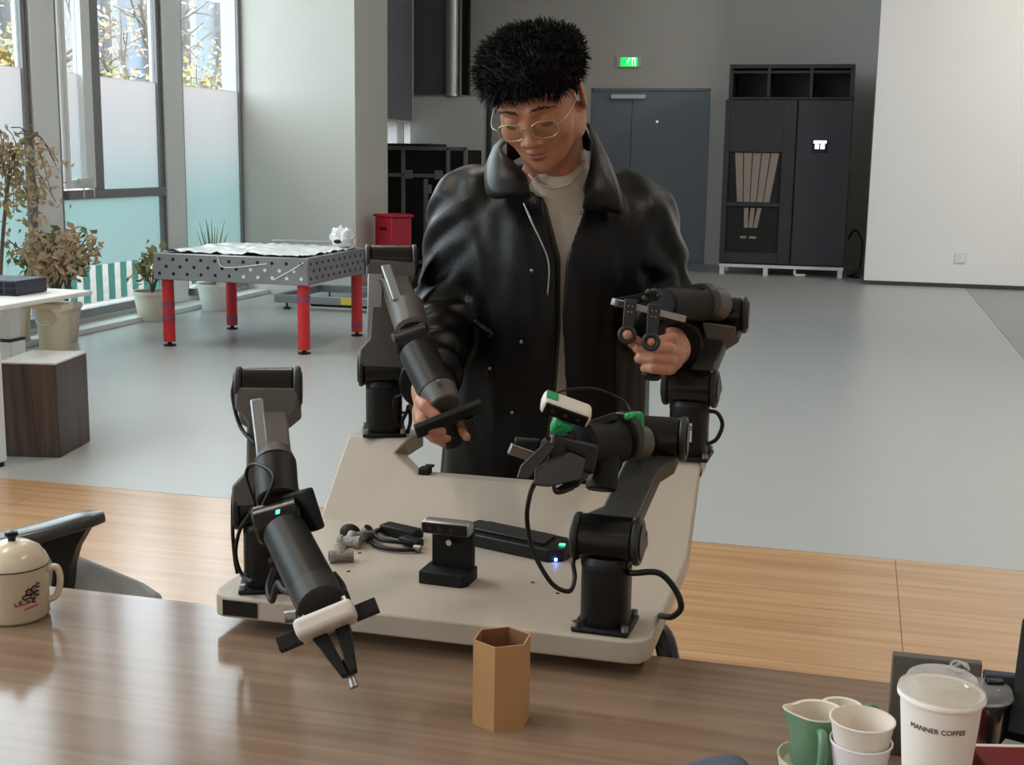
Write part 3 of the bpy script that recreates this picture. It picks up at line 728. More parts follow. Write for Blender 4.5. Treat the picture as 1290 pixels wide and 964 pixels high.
def bucket(c, r, h, label):
    e = empty('bucket', c, label, 'bucket', 'lidded buckets under the white desk'); c = Vector(c)
    MB().lathe(c, [(r * .82, 0), (r * .84, .01), (r * .98, h * .84), (r * 1.05, h * .84), (r * 1.05, h * .9), (r, h * .9)], 36).build('body', 'cream_plastic', e, smooth=45)
    MB().lathe(c + Vector((0, 0, h * .9)), [(r * 1.06, 0), (r * 1.06, .025), (r * .98, .035), (r * .96, .025), (.01, .025)], 36).build('lid', 'white_plastic', e, smooth=45)
    MB().tube([c + Vector((r * 1.06 * math.cos(a), r * 1.06 * math.sin(a), h * (.84 - .28 * math.sin(t)))) for a, t in [(-2.6 + 2.0 * q / 8, math.pi * q / 8) for q in range(9)]], .004, n=5).build('handle', 'white_plastic', e)
bucket(G(70, 440), .135, .36, 'cream lidded bucket standing right of the desk leg')
bucket(G(18, 436), .14, .42, 'yellowish lidded bucket half hidden behind the desk leg')
st = empty('box_stool', (-3.88, 5.55, 0), 'dark wood-grain cube stool on the floor by the white desk', 'stool')
MB().prism([G(5, 575), G(76, 577), G(114, 556), G(114, 556) + (G(5, 575) - G(76, 577))], (0, 0, .465)).build('body', 'stool_wood', st, bevel=.004)
q = [G(5, 575), G(76, 577), G(114, 556), G(114, 556) + (G(5, 575) - G(76, 577))]
MB().prism([x + Vector((0, 0, .4652)) for x in q], (0, 0, .012)).build('seat_board', 'stool_top', st, bevel=.003)
nl = G(4, 588)
e = empty('side_desk', nl, 'nearer desk at the picture edge, only its slim grey leg showing', 'desk')
MB().span(nl.x - .06, nl.x - .005, nl.y - .02, nl.y + .04, .02, .715).build('post', 'alu', e, bevel=.005)
MB().cyl((nl.x - .03, nl.y, 0), (nl.x - .03, nl.y, .02), .03, n=14).build('foot_pad', 'black_plastic', e)
MB().span(nl.x - .9, nl.x - .0, nl.y - .6, nl.y + .05, .715, .74).build('top', 'white_plastic', e, bevel=.006)

# ================================================================== the long desk in front
DZ = .74
dk = empty('desk', (-.6, 1.45, 0), 'long wood-grain desk across the front of the picture', 'desk')
MB().span(-3.2, .95, 1.17, 1.865, DZ - .03, DZ).build('top', 'desk_wood', dk, bevel=.003)
for x in (-2.9, .7):
    MB().span(x, x + .06, 1.2, 1.26, 0, DZ - .03).build('leg', 'alu_dark', dk, bevel=.004)
    MB().span(x, x + .06, 1.72, 1.78, 0, DZ - .03).build('leg', 'alu_dark', dk, bevel=.004)
    MB().span(x + .01, x + .05, 1.26, 1.72, DZ - .09, DZ - .03).build('rail', 'alu_dark', dk)

# ================================================================== white robot bench
TL, TR, TY0, TY1, TZ = -.972, -.258, 1.757, 2.2, .8
LY, LZ, LY1, TH = 2.35, .937, 2.45, .036
pb = empty('robot_bench', ((TL + TR) / 2, 2.1, 0), 'white bent-plate robot bench with a notch where the person stands', 'bench')
def tray():
    b = bmesh.new()
    # outline of the upper skin in (x, s) where s runs from the front edge back over the bend
    sl = math.hypot(LY - TY1, LZ - TZ); s1 = TY1 - TY0; s2 = s1 + sl; s3 = s2 + LY1 - LY
    def P(x, s):
        if s <= s1: return Vector((x, TY0 + s, TZ))
        if s <= s2: t = (s - s1) / sl; return Vector((x, TY1 + (LY - TY1) * t, TZ + (LZ - TZ) * t))
        return Vector((x, LY + s - s2, LZ))
    sn = s1 + .595 * sl                         # floor of the notch on the slope
    xl, xr = -.845, -.345                      # inner edges of the wings
    c = .03
    row = [0, .008, c, s1 * .5, s1, sn, s1 + .83 * sl, s2, s3]
    def xs(s):
        if s == 0: return TL + c, TR - c
        if s == .008: return TL + .011, TR - .011
        return TL, TR
    V = []; F = []
    def vid(x, s):
        V.append(P(x, s)); return len(V) - 1
    cols = {}
    ml, mr = xl + .04, xr - .04
    for s in row:
        a, d = xs(s)
        if s < sn: cols[s] = [vid(x, s) for x in (a, xl - .02, ml, mr, xr + .02, d)]
        elif s == sn: cols[s] = [vid(x, s) for x in (a, xl - .02, ml, mr, xr + .02, d)]
        elif s == row[6]: cols[s] = [vid(x, s) for x in (a, xl - .018)] + [None, None] + [vid(x, s) for x in (xr + .018, d)]
        elif s == s2: cols[s] = [vid(x, s) for x in (a, xl)] + [None, None] + [vid(x, s) for x in (xr, d)]
        else: cols[s] = [vid(x, s) for x in (a, xl + .0)] + [None, None] + [vid(x, s) for x in (xr, d)]
    for i in range(len(row) - 1):
        A_, B_ = cols[row[i]], cols[row[i + 1]]
        for j in range(5):
            q = (A_[j], A_[j + 1], B_[j + 1], B_[j])
            if None in q: continue
            F.append(q)
    # chamfers of the notch floor
    k = row.index(sn)
    F.append((cols[sn][1], cols[sn][2], cols[row[k + 1]][1])); F.append((cols[sn][4], cols[row[k + 1]][4], cols[sn][3]))
    # underside: dropped under the flats, set straight back behind the slope
    n0 = len(V); S_ = {}
    for s_, ids in cols.items():
        for i_ in ids:
            if i_ is not None: S_[i_] = s_
    for i_ in range(n0):
        s_ = S_[i_]
        o_ = (0, 0, -TH) if (s_ < s1 or s_ > s2) else (0, .022, -TH) if s_ == s1 else (0, .012, -TH) if s_ == s2 else (0, .040, 0)
        V.append(V[i_] + Vector(o_))
    edge = {}
    for f in F:
        for q in range(len(f)):
            u_, v_ = f[q], f[(q + 1) % len(f)]
            edge[(u_, v_)] = 1
    side = [(v_, u_, u_ + n0, v_ + n0) for (u_, v_) in edge if (v_, u_) not in edge]
    m = MB(); m.v = [tuple(v) for v in V]; m.f = F + [tuple(n0 + i_ for i_ in reversed(f)) for f in F] + side
    return m
to = tray().build('tray', 'tray_white', pb, smooth=35, bevel=.004, seg=3)
a, c = PY(290, 748, TY0), PY(331, 755, TY0)
MB().span(-.945, -.885, TY0 - .002, TY0 + .002, TZ - .031, TZ - .006).build('name_plate', 'black_gloss', pb)
for x, y in ((-.487, 1.97), (-.435, 1.93), (-.80, 1.93), (-.82, 2.03)):
    MB().cyl((x, y, TZ - .001), (x, y, TZ + .0006), .0035, n=10).build('screw_hole', 'hole_black', pb)
for x in (-.9, -.33):
    MB().span(x - .03, x + .03, 1.94, 2.0, .06, TZ - TH - .001).build('column', 'black_paint', pb, bevel=.006)
    MB().span(x - .035, x + .035, 1.9, 2.4, .03, .07).build('foot_beam', 'black_paint', pb, bevel=.006)
    for yy in (1.93, 2.37): MB().cyl((x, yy, 0), (x, yy, .032), .025, n=16).build('levelling_foot', 'rubber', pb)
MB().span(-.87, -.36, 1.955, 1.985, .62, .68).build('cross_beam', 'black_paint', pb)
bq = A(826, 800, 2.06)
MB().tube([(-.30, 2.0, .74), (-.262, 1.97, .72), (-.25, 1.95, .62), (-.29, 1.96, .4)], .018, n=10).build('cable_sleeve', 'black_paint', pb)
kb = PY(535, 594, 2.30)
MB().box((-.792, 2.305, .888), (.022, .024, .014)).box((-.786, 2.316, .896), (.018, .012, .005)).build('cable_clip', 'black_matte', pb, bevel=.003)

# ================================================================== robot arms
def disc(mb, c, a, r, t, n=30, ch=.003):
    c = Vector(c); mb.cyl(c - a * t / 2, c + a * t / 2, r, n=n, ch=ch); return mb
def link(p, q, ax, w0, w1, th, off, e0=.0, e1=.0, flare0=True, flare1=True, wm=None):
    """flat bracket from p to q, wide along ax at its yokes and slim between them"""
    d = (q - p).normalized(); n = d.cross(ax).normalized(); ax = n.cross(d).normalized()
    L = (q - p).length; o = n * off
    wm = wm or w1
    out = [(-e0, w0 if flare0 else wm)]
    if flare0: out += [(.034, w0), (.058, wm)]
    if flare1: out += [(L - .058, wm), (L - .034, w1), (L + e1, w1)]
    else: out += [(L + e1, wm)]
    poly = [p + o + d * t - ax * w_ for t, w_ in out] + [p + o + d * t + ax * w_ for t, w_ in reversed(out)]
    return MB().prism([x - n * th / 2 for x in poly], n * th)
def arm_base(e, B, axis, S, sticker=False):
    axis = axis.normalized(); fw = Vector((-axis.y, axis.x, 0)).normalized()
    MB().box(B + Vector((0, 0, .004)), (.088, .088, .008), (axis, fw, _z)).build('base_plate', 'black_matte', e, bevel=.003)
    for i, j in ((-1, -1), (1, -1), (1, 1), (-1, 1)):
        p = B + axis * .037 * i + fw * .037 * j
        MB().cyl(p + _z * .008, p + _z * .016, .0055, n=10).build('bolt', 'steel', e)
    MB().rings([[B + _z * h + (axis * math.copysign(abs(math.cos(t)) ** .7, math.cos(t)) + fw * math.copysign(abs(math.sin(t)) ** .7, math.sin(t))) * r for t in [2 * math.pi * k / 36 for k in range(36)]] for h, r in ((.008, .036), (.012, .037), (.098, .037), (.1, .035), (.104, .035), (.112, .03))]).build('base_body', 'black_plastic', e, smooth=40)
    sd = disc(MB(), S, axis, .035, .082).build('shoulder_motor', 'black_gloss', e)
    for s in (-1, 1): disc(MB(), S + axis * s * .046, axis, .0365, .011).build('end_cap', 'dark_grey', sd)
    for s in (-1, 1): disc(MB(), S + axis * s * .052, axis, .028, .004).build('cap_ring', 'black_plastic', sd)
    MB().prism([S - axis * .036 - fw * .024 - _z * .04, S + axis * .036 - fw * .024 - _z * .04, S + axis * .036 + fw * .024 - _z * .04, S - axis * .036 + fw * .024 - _z * .04], _z * .035).build('shoulder_yoke', 'black_plastic', e, bevel=.004)
    if sticker:
        MB().box(B + _z * .055 - fw * .0362 - axis * .004, (.03, .0012, .036), (axis, fw, _z)).build('type_label', 'sticker', e)
        for z in (.066, .061): MB().box(B + _z * z - fw * .037 + axis * .004, (.013, .0006, .003), (axis, fw, _z)).build('printed_line', 'dark_grey', e)
def elbow(e, E, axis, yoke='link_grey'):
    axis = axis.normalized()
    d = disc(MB(), E, axis, .034, .084).build('elbow_motor', 'black_gloss', e)
    for s in (-1, 1): disc(MB(), E + axis * s * .047, axis, .036, .011).build('end_cap', 'dark_grey', d)
    for s in (-1, 1): disc(MB(), E + axis * s * .053, axis, .027, .003).build('cap_ring', 'black_plastic', d)
def cable(e, pts, r=.0032, m='rubber', name='cable'):
    return MB().tube(pts, r, n=7, res=8).build(name, m, e, smooth=180)
def camdir(x, y, z=0.):      # direction given in viewer's right / up / away terms
    return (CR * x + CU * y + CF * z).normalized()

# --- follower arm over the long desk
B = Vector((-.898, 1.822, TZ)); S = B + _z * .135
e = empty('manipulator_robot', B, 'robot arm reaching over the desk beside the enamel mug, white gripper pointing down', 'robot arm', 'robot arms on the white bench')
ax = (_r0 + _fh * .12).normalized(); arm_base(e, B, ax, S)
E_ = A(338, 489, 2.07)
link(S, E_, ax, .052, .05, .03, -.02, wm=.03).build('upper_arm', 'link_grey', e, bevel=.004)
elbow(e, E_, ax)
W1 = A(346, 578, 1.95)
n_ = (W1 - E_).normalized()
link(E_ + n_ * .0, W1, ax, .05, .03, .04, -.024, e0=.004, flare1=False, wm=.026).build('forearm', 'link_grey', e, bevel=.004)
MB().bar(A(323, 503, 1.975), A(332, 578, 1.93), .007, .02, ax).build('forearm_rib', 'alu_profile', e, bevel=.003)
W2 = A(350, 632, 1.9)
MB().cyl(W1 - n_ * .012, W1 + n_ * .012, .026, .032).build('wrist_collar', 'link_grey', e)
MB().cyl(W1 + n_ * .008, W2, .0325, .032, ch=.003).build('wrist_motor', 'black_plastic', e)
J = A(352, 655, 1.875); ja = camdir(1, .28, .1)
jd = MB().cyl(J - ja * .036, J + ja * .034, .029, ch=.004).build('wrist_joint', 'black_gloss', e)
MB().box(J + camdir(.2, .5, -.8) * .029 - ja * .004, (.006, .003, .006), (ja, camdir(0, .3, -1), camdir(0, 1, .3))).build('status_light', 'green_led', jd)
MB().bar(J + ja * .026 + camdir(0, 1, 0) * .035, J + ja * .034 - camdir(-.4, 1, 0) * .03, .02, .05).build('joint_bracket', 'black_matte', e, bevel=.004)
T0, T1 = A(358, 668, 1.86), A(405, 762, 1.735)
td = (T1 - T0).normalized()
MB().cyl(T0, T1 - td * .02, .0325, .034, ch=.004).build('hand_motor', 'black_plastic', e)
MB().cyl(T1 - td * .035, T1 + td * .002, .0345, .0345, ch=.002).build('motor_collar', 'dark_grey', e)
lx = (A(466, 752, 1.72) - A(342, 803, 1.70)).normalized(); hy = td.cross(lx).normalized(); lz = lx.cross(hy).normalized()
Hc = A(411, 783, 1.705)
fd_ = (A(437, 866, 1.665) - Hc).normalized(); td = fd_; hy = td.cross(lx).normalized(); lz = lx.cross(hy).normalized()
MB().box(Hc, (.084, .046, .027), (lx, hy, lz)).build('gripper_housing', 'housing_white', e, bevel=.008, seg=4)
MB().box(Hc - lz * .0 + td * .002 - hy * .012, (.142, .014, .02), (lx, hy, lz)).build('gripper_rail', 'black_matte', e, bevel=.001)
for x0, x1, m in ((-.014, .002, 0), (.018, .013, 0)):
    p = Hc + lx * x0 + td * .014 - hy * .012; q = Hc + lx * x1 + td * .078 - hy * .012
    MB().prism([p - lx * .011 - hy * .01, p + lx * .010 - hy * .01, q + lx * .005 - hy * .006, q - lx * .005 - hy * .006], hy * .02).build('gripper_finger', 'black_matte', e, bevel=.002)
p = Hc + lx * .008 + td * .054 - hy * .016; MB().cyl(p, p + td * .036, .0045, .006, n=12).cyl(p + td * .034, p + td * .04, .007, n=12).build('fingertip_pad', 'steel', e)
for u in (-.03, .03): MB().cyl(Hc + lx * u - hy * .02 - td * .014, Hc + lx * u - hy * .02 - td * .03, .004, n=10).build('screw', 'steel', e)
MB().cyl(Hc - lx * .05 - td * .028, Hc - lx * .035 - td * .024, .009, n=14).build('side_knob', 'steel', e)
cable(e, [E_ - ax * .054 + _z * .012, A(293, 500, 2.05), A(303, 538, 2.04), A(322, 560, 2.0)])
cable(e, [A(325, 590, 1.93), A(318, 640, 1.97), A(302, 668, 2.02), A(297, 700, 2.04), A(306, 726, 2.05), A(318, 733, 2.0)])
cable(e, [S - ax * .053, A(293, 670, 2.04), A(296, 705, 2.05), A(299, 722, 2.06)])
cable(e, [A(420, 722, 1.79), A(432, 738, 1.78), A(434, 752, 1.765), A(425, 760, 1.755)], .004)
cable(e, [B + Vector((.03, -.034, .05)), A(338, 740, 1.99), A(343, 757, 1.94), A(350, 735, 1.88), A(358, 744, 1.82), A(372, 748, 1.775)], .005)
MB().ball(B + Vector((.03, -.034, .055)), .012).build('connector', 'black_matte', e)
MB().box(A(433, 752, 1.757), (.016, .014, .014), (lx, hy, lz)).build('connector', 'black_matte', e, bevel=.002)
cable(e, [A(322, 640, 1.93), A(310, 600, 1.95), A(320, 585, 1.93), A(345, 600, 1.87), A(330, 640, 1.87)], .003)

# --- follower arm with the taped wrist camera
B = Vector((-.333, 1.812, TZ)); S = B + _z * .137
e = empty('manipulator_robot', B, 'robot arm nearest the bench corner, carrying a white camera with green tape', 'robot arm', 'robot arms on the white bench')
ax = (_r0 - _fh * .3).normalized(); arm_base(e, B, ax, S)
E_ = A(824, 551, 2.03)
ua = (ax + _fh * .12).normalized()
link(S, E_, ua, .052, .045, .034, .02, e0=.01, wm=.03).build('upper_arm', 'link_dark', e, bevel=.004)
ea = (_r0 - _fh * .22).normalized()
elbow(e, E_, ea)
F0 = E_ - ea * .02 + camdir(0, -.3, -.9) * .02
W1 = A(776, 556, 1.965)
MB().cyl(A(812, 558, 2.0), W1, .026, .031, ch=.002).build('forearm', 'link_grey', e)
W2 = A(728, 560, 1.90)
MB().cyl(W1, W2, .037, .035, ch=.005).build('wrist_motor', 'black_matte', e)
MB().cyl(A(790, 548, 1.97), A(782, 550, 1.96), .038, ch=.002).build('wrist_collar', 'dark_grey', e)
J = A(760, 585, 1.93); ja = camdir(.1, 1, .2)
MB().cyl(J - ja * .04, J + ja * .03, .024, ch=.003).build('wrist_joint', 'black_matte', e)
MB().box(A(762, 604, 1.94), (.03, .03, .022), (CR, CF, CU)).build('connector', 'black_plastic', e, bevel=.003)
Hc = A(715, 575, 1.875)
hx, hz = camdir(1, -.28, .25), camdir(.3, 1, .3); hy = hz.cross(hx).normalized(); hz = hx.cross(hy).normalized()
MB().box(Hc, (.075, .06, .045), (hx, hy, hz)).build('gripper_housing', 'black_plastic', e, bevel=.006)
MB().bar(A(642, 565, 1.87), A(745, 600, 1.9), .012, .016).build('gripper_rail', 'steel', e, bevel=.001)
MB().bar(A(648, 560, 1.88), A(680, 562, 1.88), .02, .02).build('rail_end', 'black_matte', e, bevel=.003)
for pts in (((688, 556, 1.85), (702, 560, 1.85), (668, 603, 1.80), (650, 603, 1.80), (656, 586, 1.81)), ((716, 568, 1.84), (738, 578, 1.84), (733, 604, 1.82), (690, 613, 1.78), (672, 611, 1.775), (674, 590, 1.785))):
    P_ = [A(*p) for p in pts]
    MB().prism(P_, -CF * .012 + CU * -.0).build('gripper_finger', 'black_plastic', e, bevel=.003)
    q = P_[1:4]
    MB().prism([P_[0] + CU * .002, P_[1] + CU * .002, P_[1] + CF * .03, P_[0] + CF * .03], CU * .006).build('finger_flange', 'black_matte', e)
MB().prism([A(733, 596, 1.83), A(742, 600, 1.83), A(728, 614, 1.81), A(708, 621, 1.8), (A(700, 616, 1.8))], CF * .008).build('cable_tab', 'black_matte', e)
cc = A(713, 515, 1.87); c_x = camdir(1, -.36, .12); c_z = camdir(.3, 1, -.62); c_y = c_z.cross(c_x).normalized(); c_z = c_x.cross(c_y).normalized()
wc = MB().box(cc, (.076, .036, .026), (c_x, c_y, c_z)).build('wrist_camera', 'housing_white', e, bevel=.008, seg=3)
tag(wc, 'white wrist camera')
MB().box(cc - c_y * .0175, (.066, .004, .019), (c_x, c_y, c_z)).build('camera_face', 'black_gloss', wc, bevel=.001)
for u in (-.02, 0, .02): MB().cyl(cc - c_y * .0195 + c_x * u, cc - c_y * .0205 + c_x * u, .0035, n=12).build('lens', 'dark_grey', wc)
tp = tag(MB().box(A(708, 537, 1.88), (.032, .024, .026), (c_x, c_y, c_z)).build('tape_wrap', 'green_tape', e, bevel=.006), 'green tape')
MB().box(cc - c_x * .026 + c_z * .0133, (.018, .02, .002), (c_x, c_y, c_z)).build('tape_patch', 'green_tape', e)
tg = MB().box(A(795, 524, 1.95), (.022, .02, .012), (camdir(1, .2), CF, CU)); tg.build('tape_patch', 'green_tape', e, bevel=.004)
MB().box(A(807, 531, 1.975), (.01, .02, .03), (camdir(1, -.4), CF, CU)).build('tape_patch', 'green_tape', e, bevel=.003)
MB().bar(A(710, 545, 1.88), A(715, 565, 1.88), .02, .03).build('camera_bracket', 'black_plastic', e, bevel=.003)
MB().prism([A(738, 533, 1.9), A(775, 520, 1.93), A(780, 527, 1.93), A(742, 540, 1.9)], CF * .03).build('cover_plate', 'black_matte', e)
cable(e, [A(679, 602, 1.782), A(672, 612, 1.79), A(667, 627, 1.82), A(664, 655, 1.85), A(672, 695, 1.86), A(695, 735, 1.86), A(717, 745, 1.87), A(724, 728, 1.89), A(722, 708, 1.9), A(730, 698, 1.915)], .0036)
cable(e, [A(697, 610, 1.8), A(700, 620, 1.8), A(709, 620, 1.8), A(722, 615, 1.81)], .003)
cable(e, [B + Vector((.033, -.01, .09)), A(800, 722, 1.88), A(830, 722, 1.88), A(850, 742, 1.88), A(858, 765, 1.88), A(847, 777, 1.9), A(832, 776, 1.95), Vector((-.262, 1.93, .782))], .0048)
cable(e, [A(690, 500, 1.9), A(715, 491, 1.93), A(750, 490, 1.96), A(785, 505, 1.98), A(795, 520, 1.97)], .002)

# --- leader arm held by the person's right hand
B = Vector((-.91, 2.39, LZ)); S = B + _z * .135
e = empty('manipulator_robot', B, 'rear robot arm by the red cabinet, its dangling handle held in a hand', 'robot arm', 'robot arms on the white bench')
ax = (_r0 + _fh * .12).normalized(); arm_base(e, B, ax, S)
E_ = A(493, 330, 2.58)
link(S, E_, ax, .052, .05, .03, -.02, wm=.034).build('upper_arm', 'link_grey', e, bevel=.004)
MB().bar(A(473, 345, 2.54), A(471, 440, 2.55), .005, .03, ax).build('upper_arm_rib', 'alu_profile', e, bevel=.002)
elbow(e, E_, ax)
W1 = A(513, 388, 2.45); n_ = (W1 - E_).normalized()
link(E_, W1, ax, .05, .03, .04, -.024, e0=.004, flare1=False, wm=.027).build('forearm', 'link_grey', e, bevel=.004)
MB().bar(A(486, 335, 2.50), A(501, 378, 2.43), .008, .02, ax).build('forearm_rib', 'alu_profile', e, bevel=.003)
W2 = A(520, 418, 2.41)
MB().cyl(W1 - n_ * .012, W2, .033, .033, ch=.006).build('wrist_motor', 'link_grey', e)
J = A(520, 430, 2.385); ja = camdir(1, .35, .1)
MB().cyl(J - ja * .035, J + ja * .035, .028, ch=.004).build('wrist_joint', 'black_gloss', e)
T0, T1 = A(525, 442, 2.37), A(560, 510, 2.28); td = (T1 - T0).normalized()
MB().cyl(T0, T1 - td * .03, .035, .036, ch=.004).build('hand_motor', 'black_plastic', e)
MB().cyl(T1 - td * .045, T1 + td * .005, .036, .03, ch=.003).build('motor_collar', 'link_grey', e)
MB().cyl(A(528, 462, 2.345), A(526, 463, 2.335), .008, n=14).build('port', 'black_matte', e)
lx = (A(606, 512, 2.27) - A(526, 543, 2.25)).normalized(); hy = td.cross(lx).normalized()
Pc = (A(606, 512, 2.27) + A(526, 543, 2.25)) / 2
MB().box(Pc, (.13, .03, .014), (lx, hy, hy.cross(lx) * -1)).build('finger_plate', 'black_matte', e, bevel=.003)
MB().bar(A(576, 533, 2.27), A(605, 517, 2.28), .012, .01).build('finger_rail', 'link_grey', e, bevel=.001)
MB().cyl(A(558, 528, 2.27), A(572, 560, 2.3), .017, .019, n=16, ch=.004).build('grip_handle', 'black_matte', e)
MB().bar(A(590, 527, 2.27), A(600, 556, 2.28), .016, .02).build('finger_lever', 'black_plastic', e, bevel=.003)
MB().cyl(A(553, 481, 2.27), A(553, 483, 2.262), .005, n=10).build('screw', 'steel', e)
cable(e, [A(513, 470, 2.55), A(520, 495, 2.5), A(519, 515, 2.5), A(527, 500, 2.45), A(533, 480, 2.42)], .006)
cable(e, [A(509, 520, 2.58), A(498, 518, 2.55), A(497, 502, 2.54), A(510, 497, 2.52), A(525, 494, 2.5)], .0028)
cable(e, [A(500, 543, 2.58), A(512, 520, 2.57), A(515, 512, 2.58), A(517, 530, 2.58), A(513, 546, 2.58)], .004)

# --- leader arm held by the person's left hand
B = Vector((-.287, 2.385, LZ)); S = B + _z * .135
e = empty('manipulator_robot', B, 'rear robot arm with a type label, its finger rings worked by a ringed hand', 'robot arm', 'robot arms on the white bench')
ax = (_r0 - _fh * .3).normalized(); arm_base(e, B, ax, S, True)
E_ = A(908, 396, 2.5)
link(S, E_, ax, .05, .045, .032, .02, e0=.01, wm=.028).build('upper_arm', 'link_dark', e, bevel=.004)
ea = (_r0 - _fh * .25).normalized()
elbow(e, E_, ea)
MB().prism([A(884, 405, 2.42), A(928, 412, 2.42), A(925, 425, 2.43), A(912, 428, 2.43), A(889, 428, 2.43)], CF * .03).build('elbow_yoke', 'link_grey', e, bevel=.003)
W1 = A(886, 381, 2.42)
MB().cyl(A(905, 384, 2.46), W1, .033, .031, ch=.003).build('forearm', 'link_grey', e)
MB().cyl(A(890, 380, 2.43), A(880, 381, 2.41), .036, ch=.003).build('wrist_collar', 'dark_grey', e)
W2 = A(834, 384, 2.3)
MB().cyl(A(882, 381, 2.42), W2, .036, .03, ch=.005).build('wrist_motor', 'black_matte', e)
MB().prism([A(832, 362, 2.3), A(888, 358, 2.38), A(890, 363, 2.38), A(834, 368, 2.3)], CF * .04).build('cover_plate', 'black_matte', e)
MB().bar(A(772, 380, 2.2), A(862, 402, 2.27), .012, .012).build('finger_rail', 'steel', e, bevel=.001)
MB().prism([A(773, 376, 2.21), A(826, 366, 2.24), A(830, 378, 2.24), A(776, 388, 2.21)], CF * .02).build('top_plate', 'black_matte', e, bevel=.002)
def ring_lever(p0, p1, w, rr, dep):
    a, b = A(p0[0], p0[1], dep), A(p1[0], p1[1], dep); d = (b - a).normalized(); s = d.cross(CF).normalized()
    MB().prism([a - s * w, a + s * w, b + s * rr * .75 - d * rr * .7, b - s * rr * .75 - d * rr * .7], CF * .008).build('finger_lever', 'dark_grey', e, bevel=.002)
    x, y = s, d
    MB().tube([b + (x * math.cos(t) + y * math.sin(t)) * rr for t in [6.283 * k / 16 for k in range(16)]], .0042, n=8, res=2, closed=True).build('finger_ring', 'dark_grey', e, smooth=180)
    for u, v in ((-.3, .012), (.3, .012), (-.3, .022), (.3, .022)): MB().cyl(a + s * w * u + d * v - CF * .0005, a + s * w * u + d * v - CF * .0018, .0014, n=8).build('screw', 'steel', e)
ring_lever((795, 377), (790, 422), .011, .0125, 2.188)
ring_lever((825, 383), (820, 431), .012, .0125, 2.182)
for q in ((817, 368), (824, 367), (830, 372), (812, 376)): MB().ball(A(q[0], q[1], 2.225), .006, 10, 7).build('screw', 'dark_grey', e)
HG0, HG1 = A(829, 405, 2.27), A(820, 478, 2.25)
MB().cyl(HG0, HG1, .016, .018, n=20, ch=.004).build('grip_handle', 'black_matte', e)
MB().bar(A(826, 395, 2.26), A(846, 402, 2.27), .03, .02).build('handle_mount', 'black_plastic', e, bevel=.003)
cable(e, [A(888, 518, 2.42), A(903, 520, 2.42), A(910, 535, 2.42), A(903, 553, 2.42), A(890, 560, 2.42), A(882, 561, 2.42)], .004)

# ================================================================== small things on the bench
dc = empty('depth_camera', (-.625, 1.935, TZ), 'black bracket with a silver depth camera on top, standing on the bench', 'camera')
Rr = Matrix.Rotation(math.radians(-2), 3, 'Z'); dx, dy = Rr @ Vector((1, 0, 0)), Rr @ Vector((0, 1, 0))
c0 = Vector((-.625, 1.935, TZ))
MB().prism([c0 + dx * -.041 - dy * .028, c0 + dx * .035 - dy * .03, c0 + dx * .043 - dy * .018, c0 + dx * .043 + dy * .03, c0 - dx * .041 + dy * .03], _z * .022).build('foot', 'black_matte', dc, bevel=.002)
MB().box(c0 + dx * .004 + dy * .018 + _z * .057, (.072, .016, .072), (dx, dy, _z)).build('bracket', 'black_matte', dc, bevel=.002)
MB().cyl(c0 + dx * .006 - dy * .012 + _z * .07, c0 + dx * .006 + dy * .012 + _z * .07, .005, n=12).build('screw', 'chrome', dc)
cz = Vector((0, -.1, 1)).normalized(); cy = cz.cross(dx) 
cb_ = MB().box(c0 + _z * .094 + dy * -.002, (.088, .03, .024), (dx, cy, cz)).build('camera_body', 'alu_profile', dc, bevel=.009, seg=3)
MB().box(c0 + _z * .094 - dy * .0165, (.078, .004, .018), (dx, cy, cz)).build('camera_face', 'black_gloss', cb_, bevel=.001)
for u in (-.025, -.008, .012): MB().cyl(c0 + _z * .094 - dy * .0184 + dx * u, c0 + _z * .094 - dy * .0195 + dx * u, .004, n=12).build('lens', 'dark_grey', cb_)
pc = empty('mini_computer', (-.56, 2.13, TZ), 'flat black mini computer with blue light lying at the bench bend', 'computer')
qa, qb = G(570, 683, TZ), G(702, 712, TZ)
px_ = (qb - qa).normalized(); py_ = Vector((-px_.y, px_.x, 0))
Lp = (qb - qa).length
MB().prism([qa, qb - px_ * .02, qb + py_ * .02, qb + py_ * .05 + px_ * .0, qb - px_ * .03 + py_ * .085, qa + py_ * .085], _z * .024).build('case', 'black_plastic', pc, bevel=.003)
MB().prism([q_ + _z * .0242 for q_ in (qa + px_ * .02 + py_ * .02, qb - px_ * .04 + py_ * .02, qb - px_ * .05 + py_ * .075, qa + px_ * .03 + py_ * .075)], _z * .004).build('lid', 'dark_grey', pc, bevel=.002)
MB().box(qb + py_ * .008 + _z * .006 - px_ * .008, (.004, .004, .004)).build('status_light', 'blue_led', pc)
MB().box(qb + py_ * .035 + _z * .026 - px_ * .012, (.01, .008, .002)).build('indicator', 'green_led', pc)
uc = empty('usb_cable', G(500, 685, TZ), 'coiled black cable with plug beside the depth camera', 'cable')
g = lambda x, y, h=.006: G(x, y, TZ) + _z * h
cable(uc, [g(530, 697), g(500, 697), g(475, 692), g(466, 682), g(475, 672), g(492, 672), g(520, 680)], .004)
cable(uc, [g(528, 692, .01), g(500, 691, .012), g(480, 688, .012), g(472, 681, .012), g(482, 675, .012), g(500, 678, .01)], .004)
MB().bar(g(484, 672, .012), g(528, 682, .012), .03, .018).build('plug', 'black_matte', uc, bevel=.003)
MB().bar(g(506, 686, .01), g(530, 692, .01), .02, .014).build('plug', 'black_matte', uc, bevel=.003)
MB().cyl(g(522, 696, .008), g(530, 697, .008), .007, n=12).build('plug_shell', 'steel', uc)
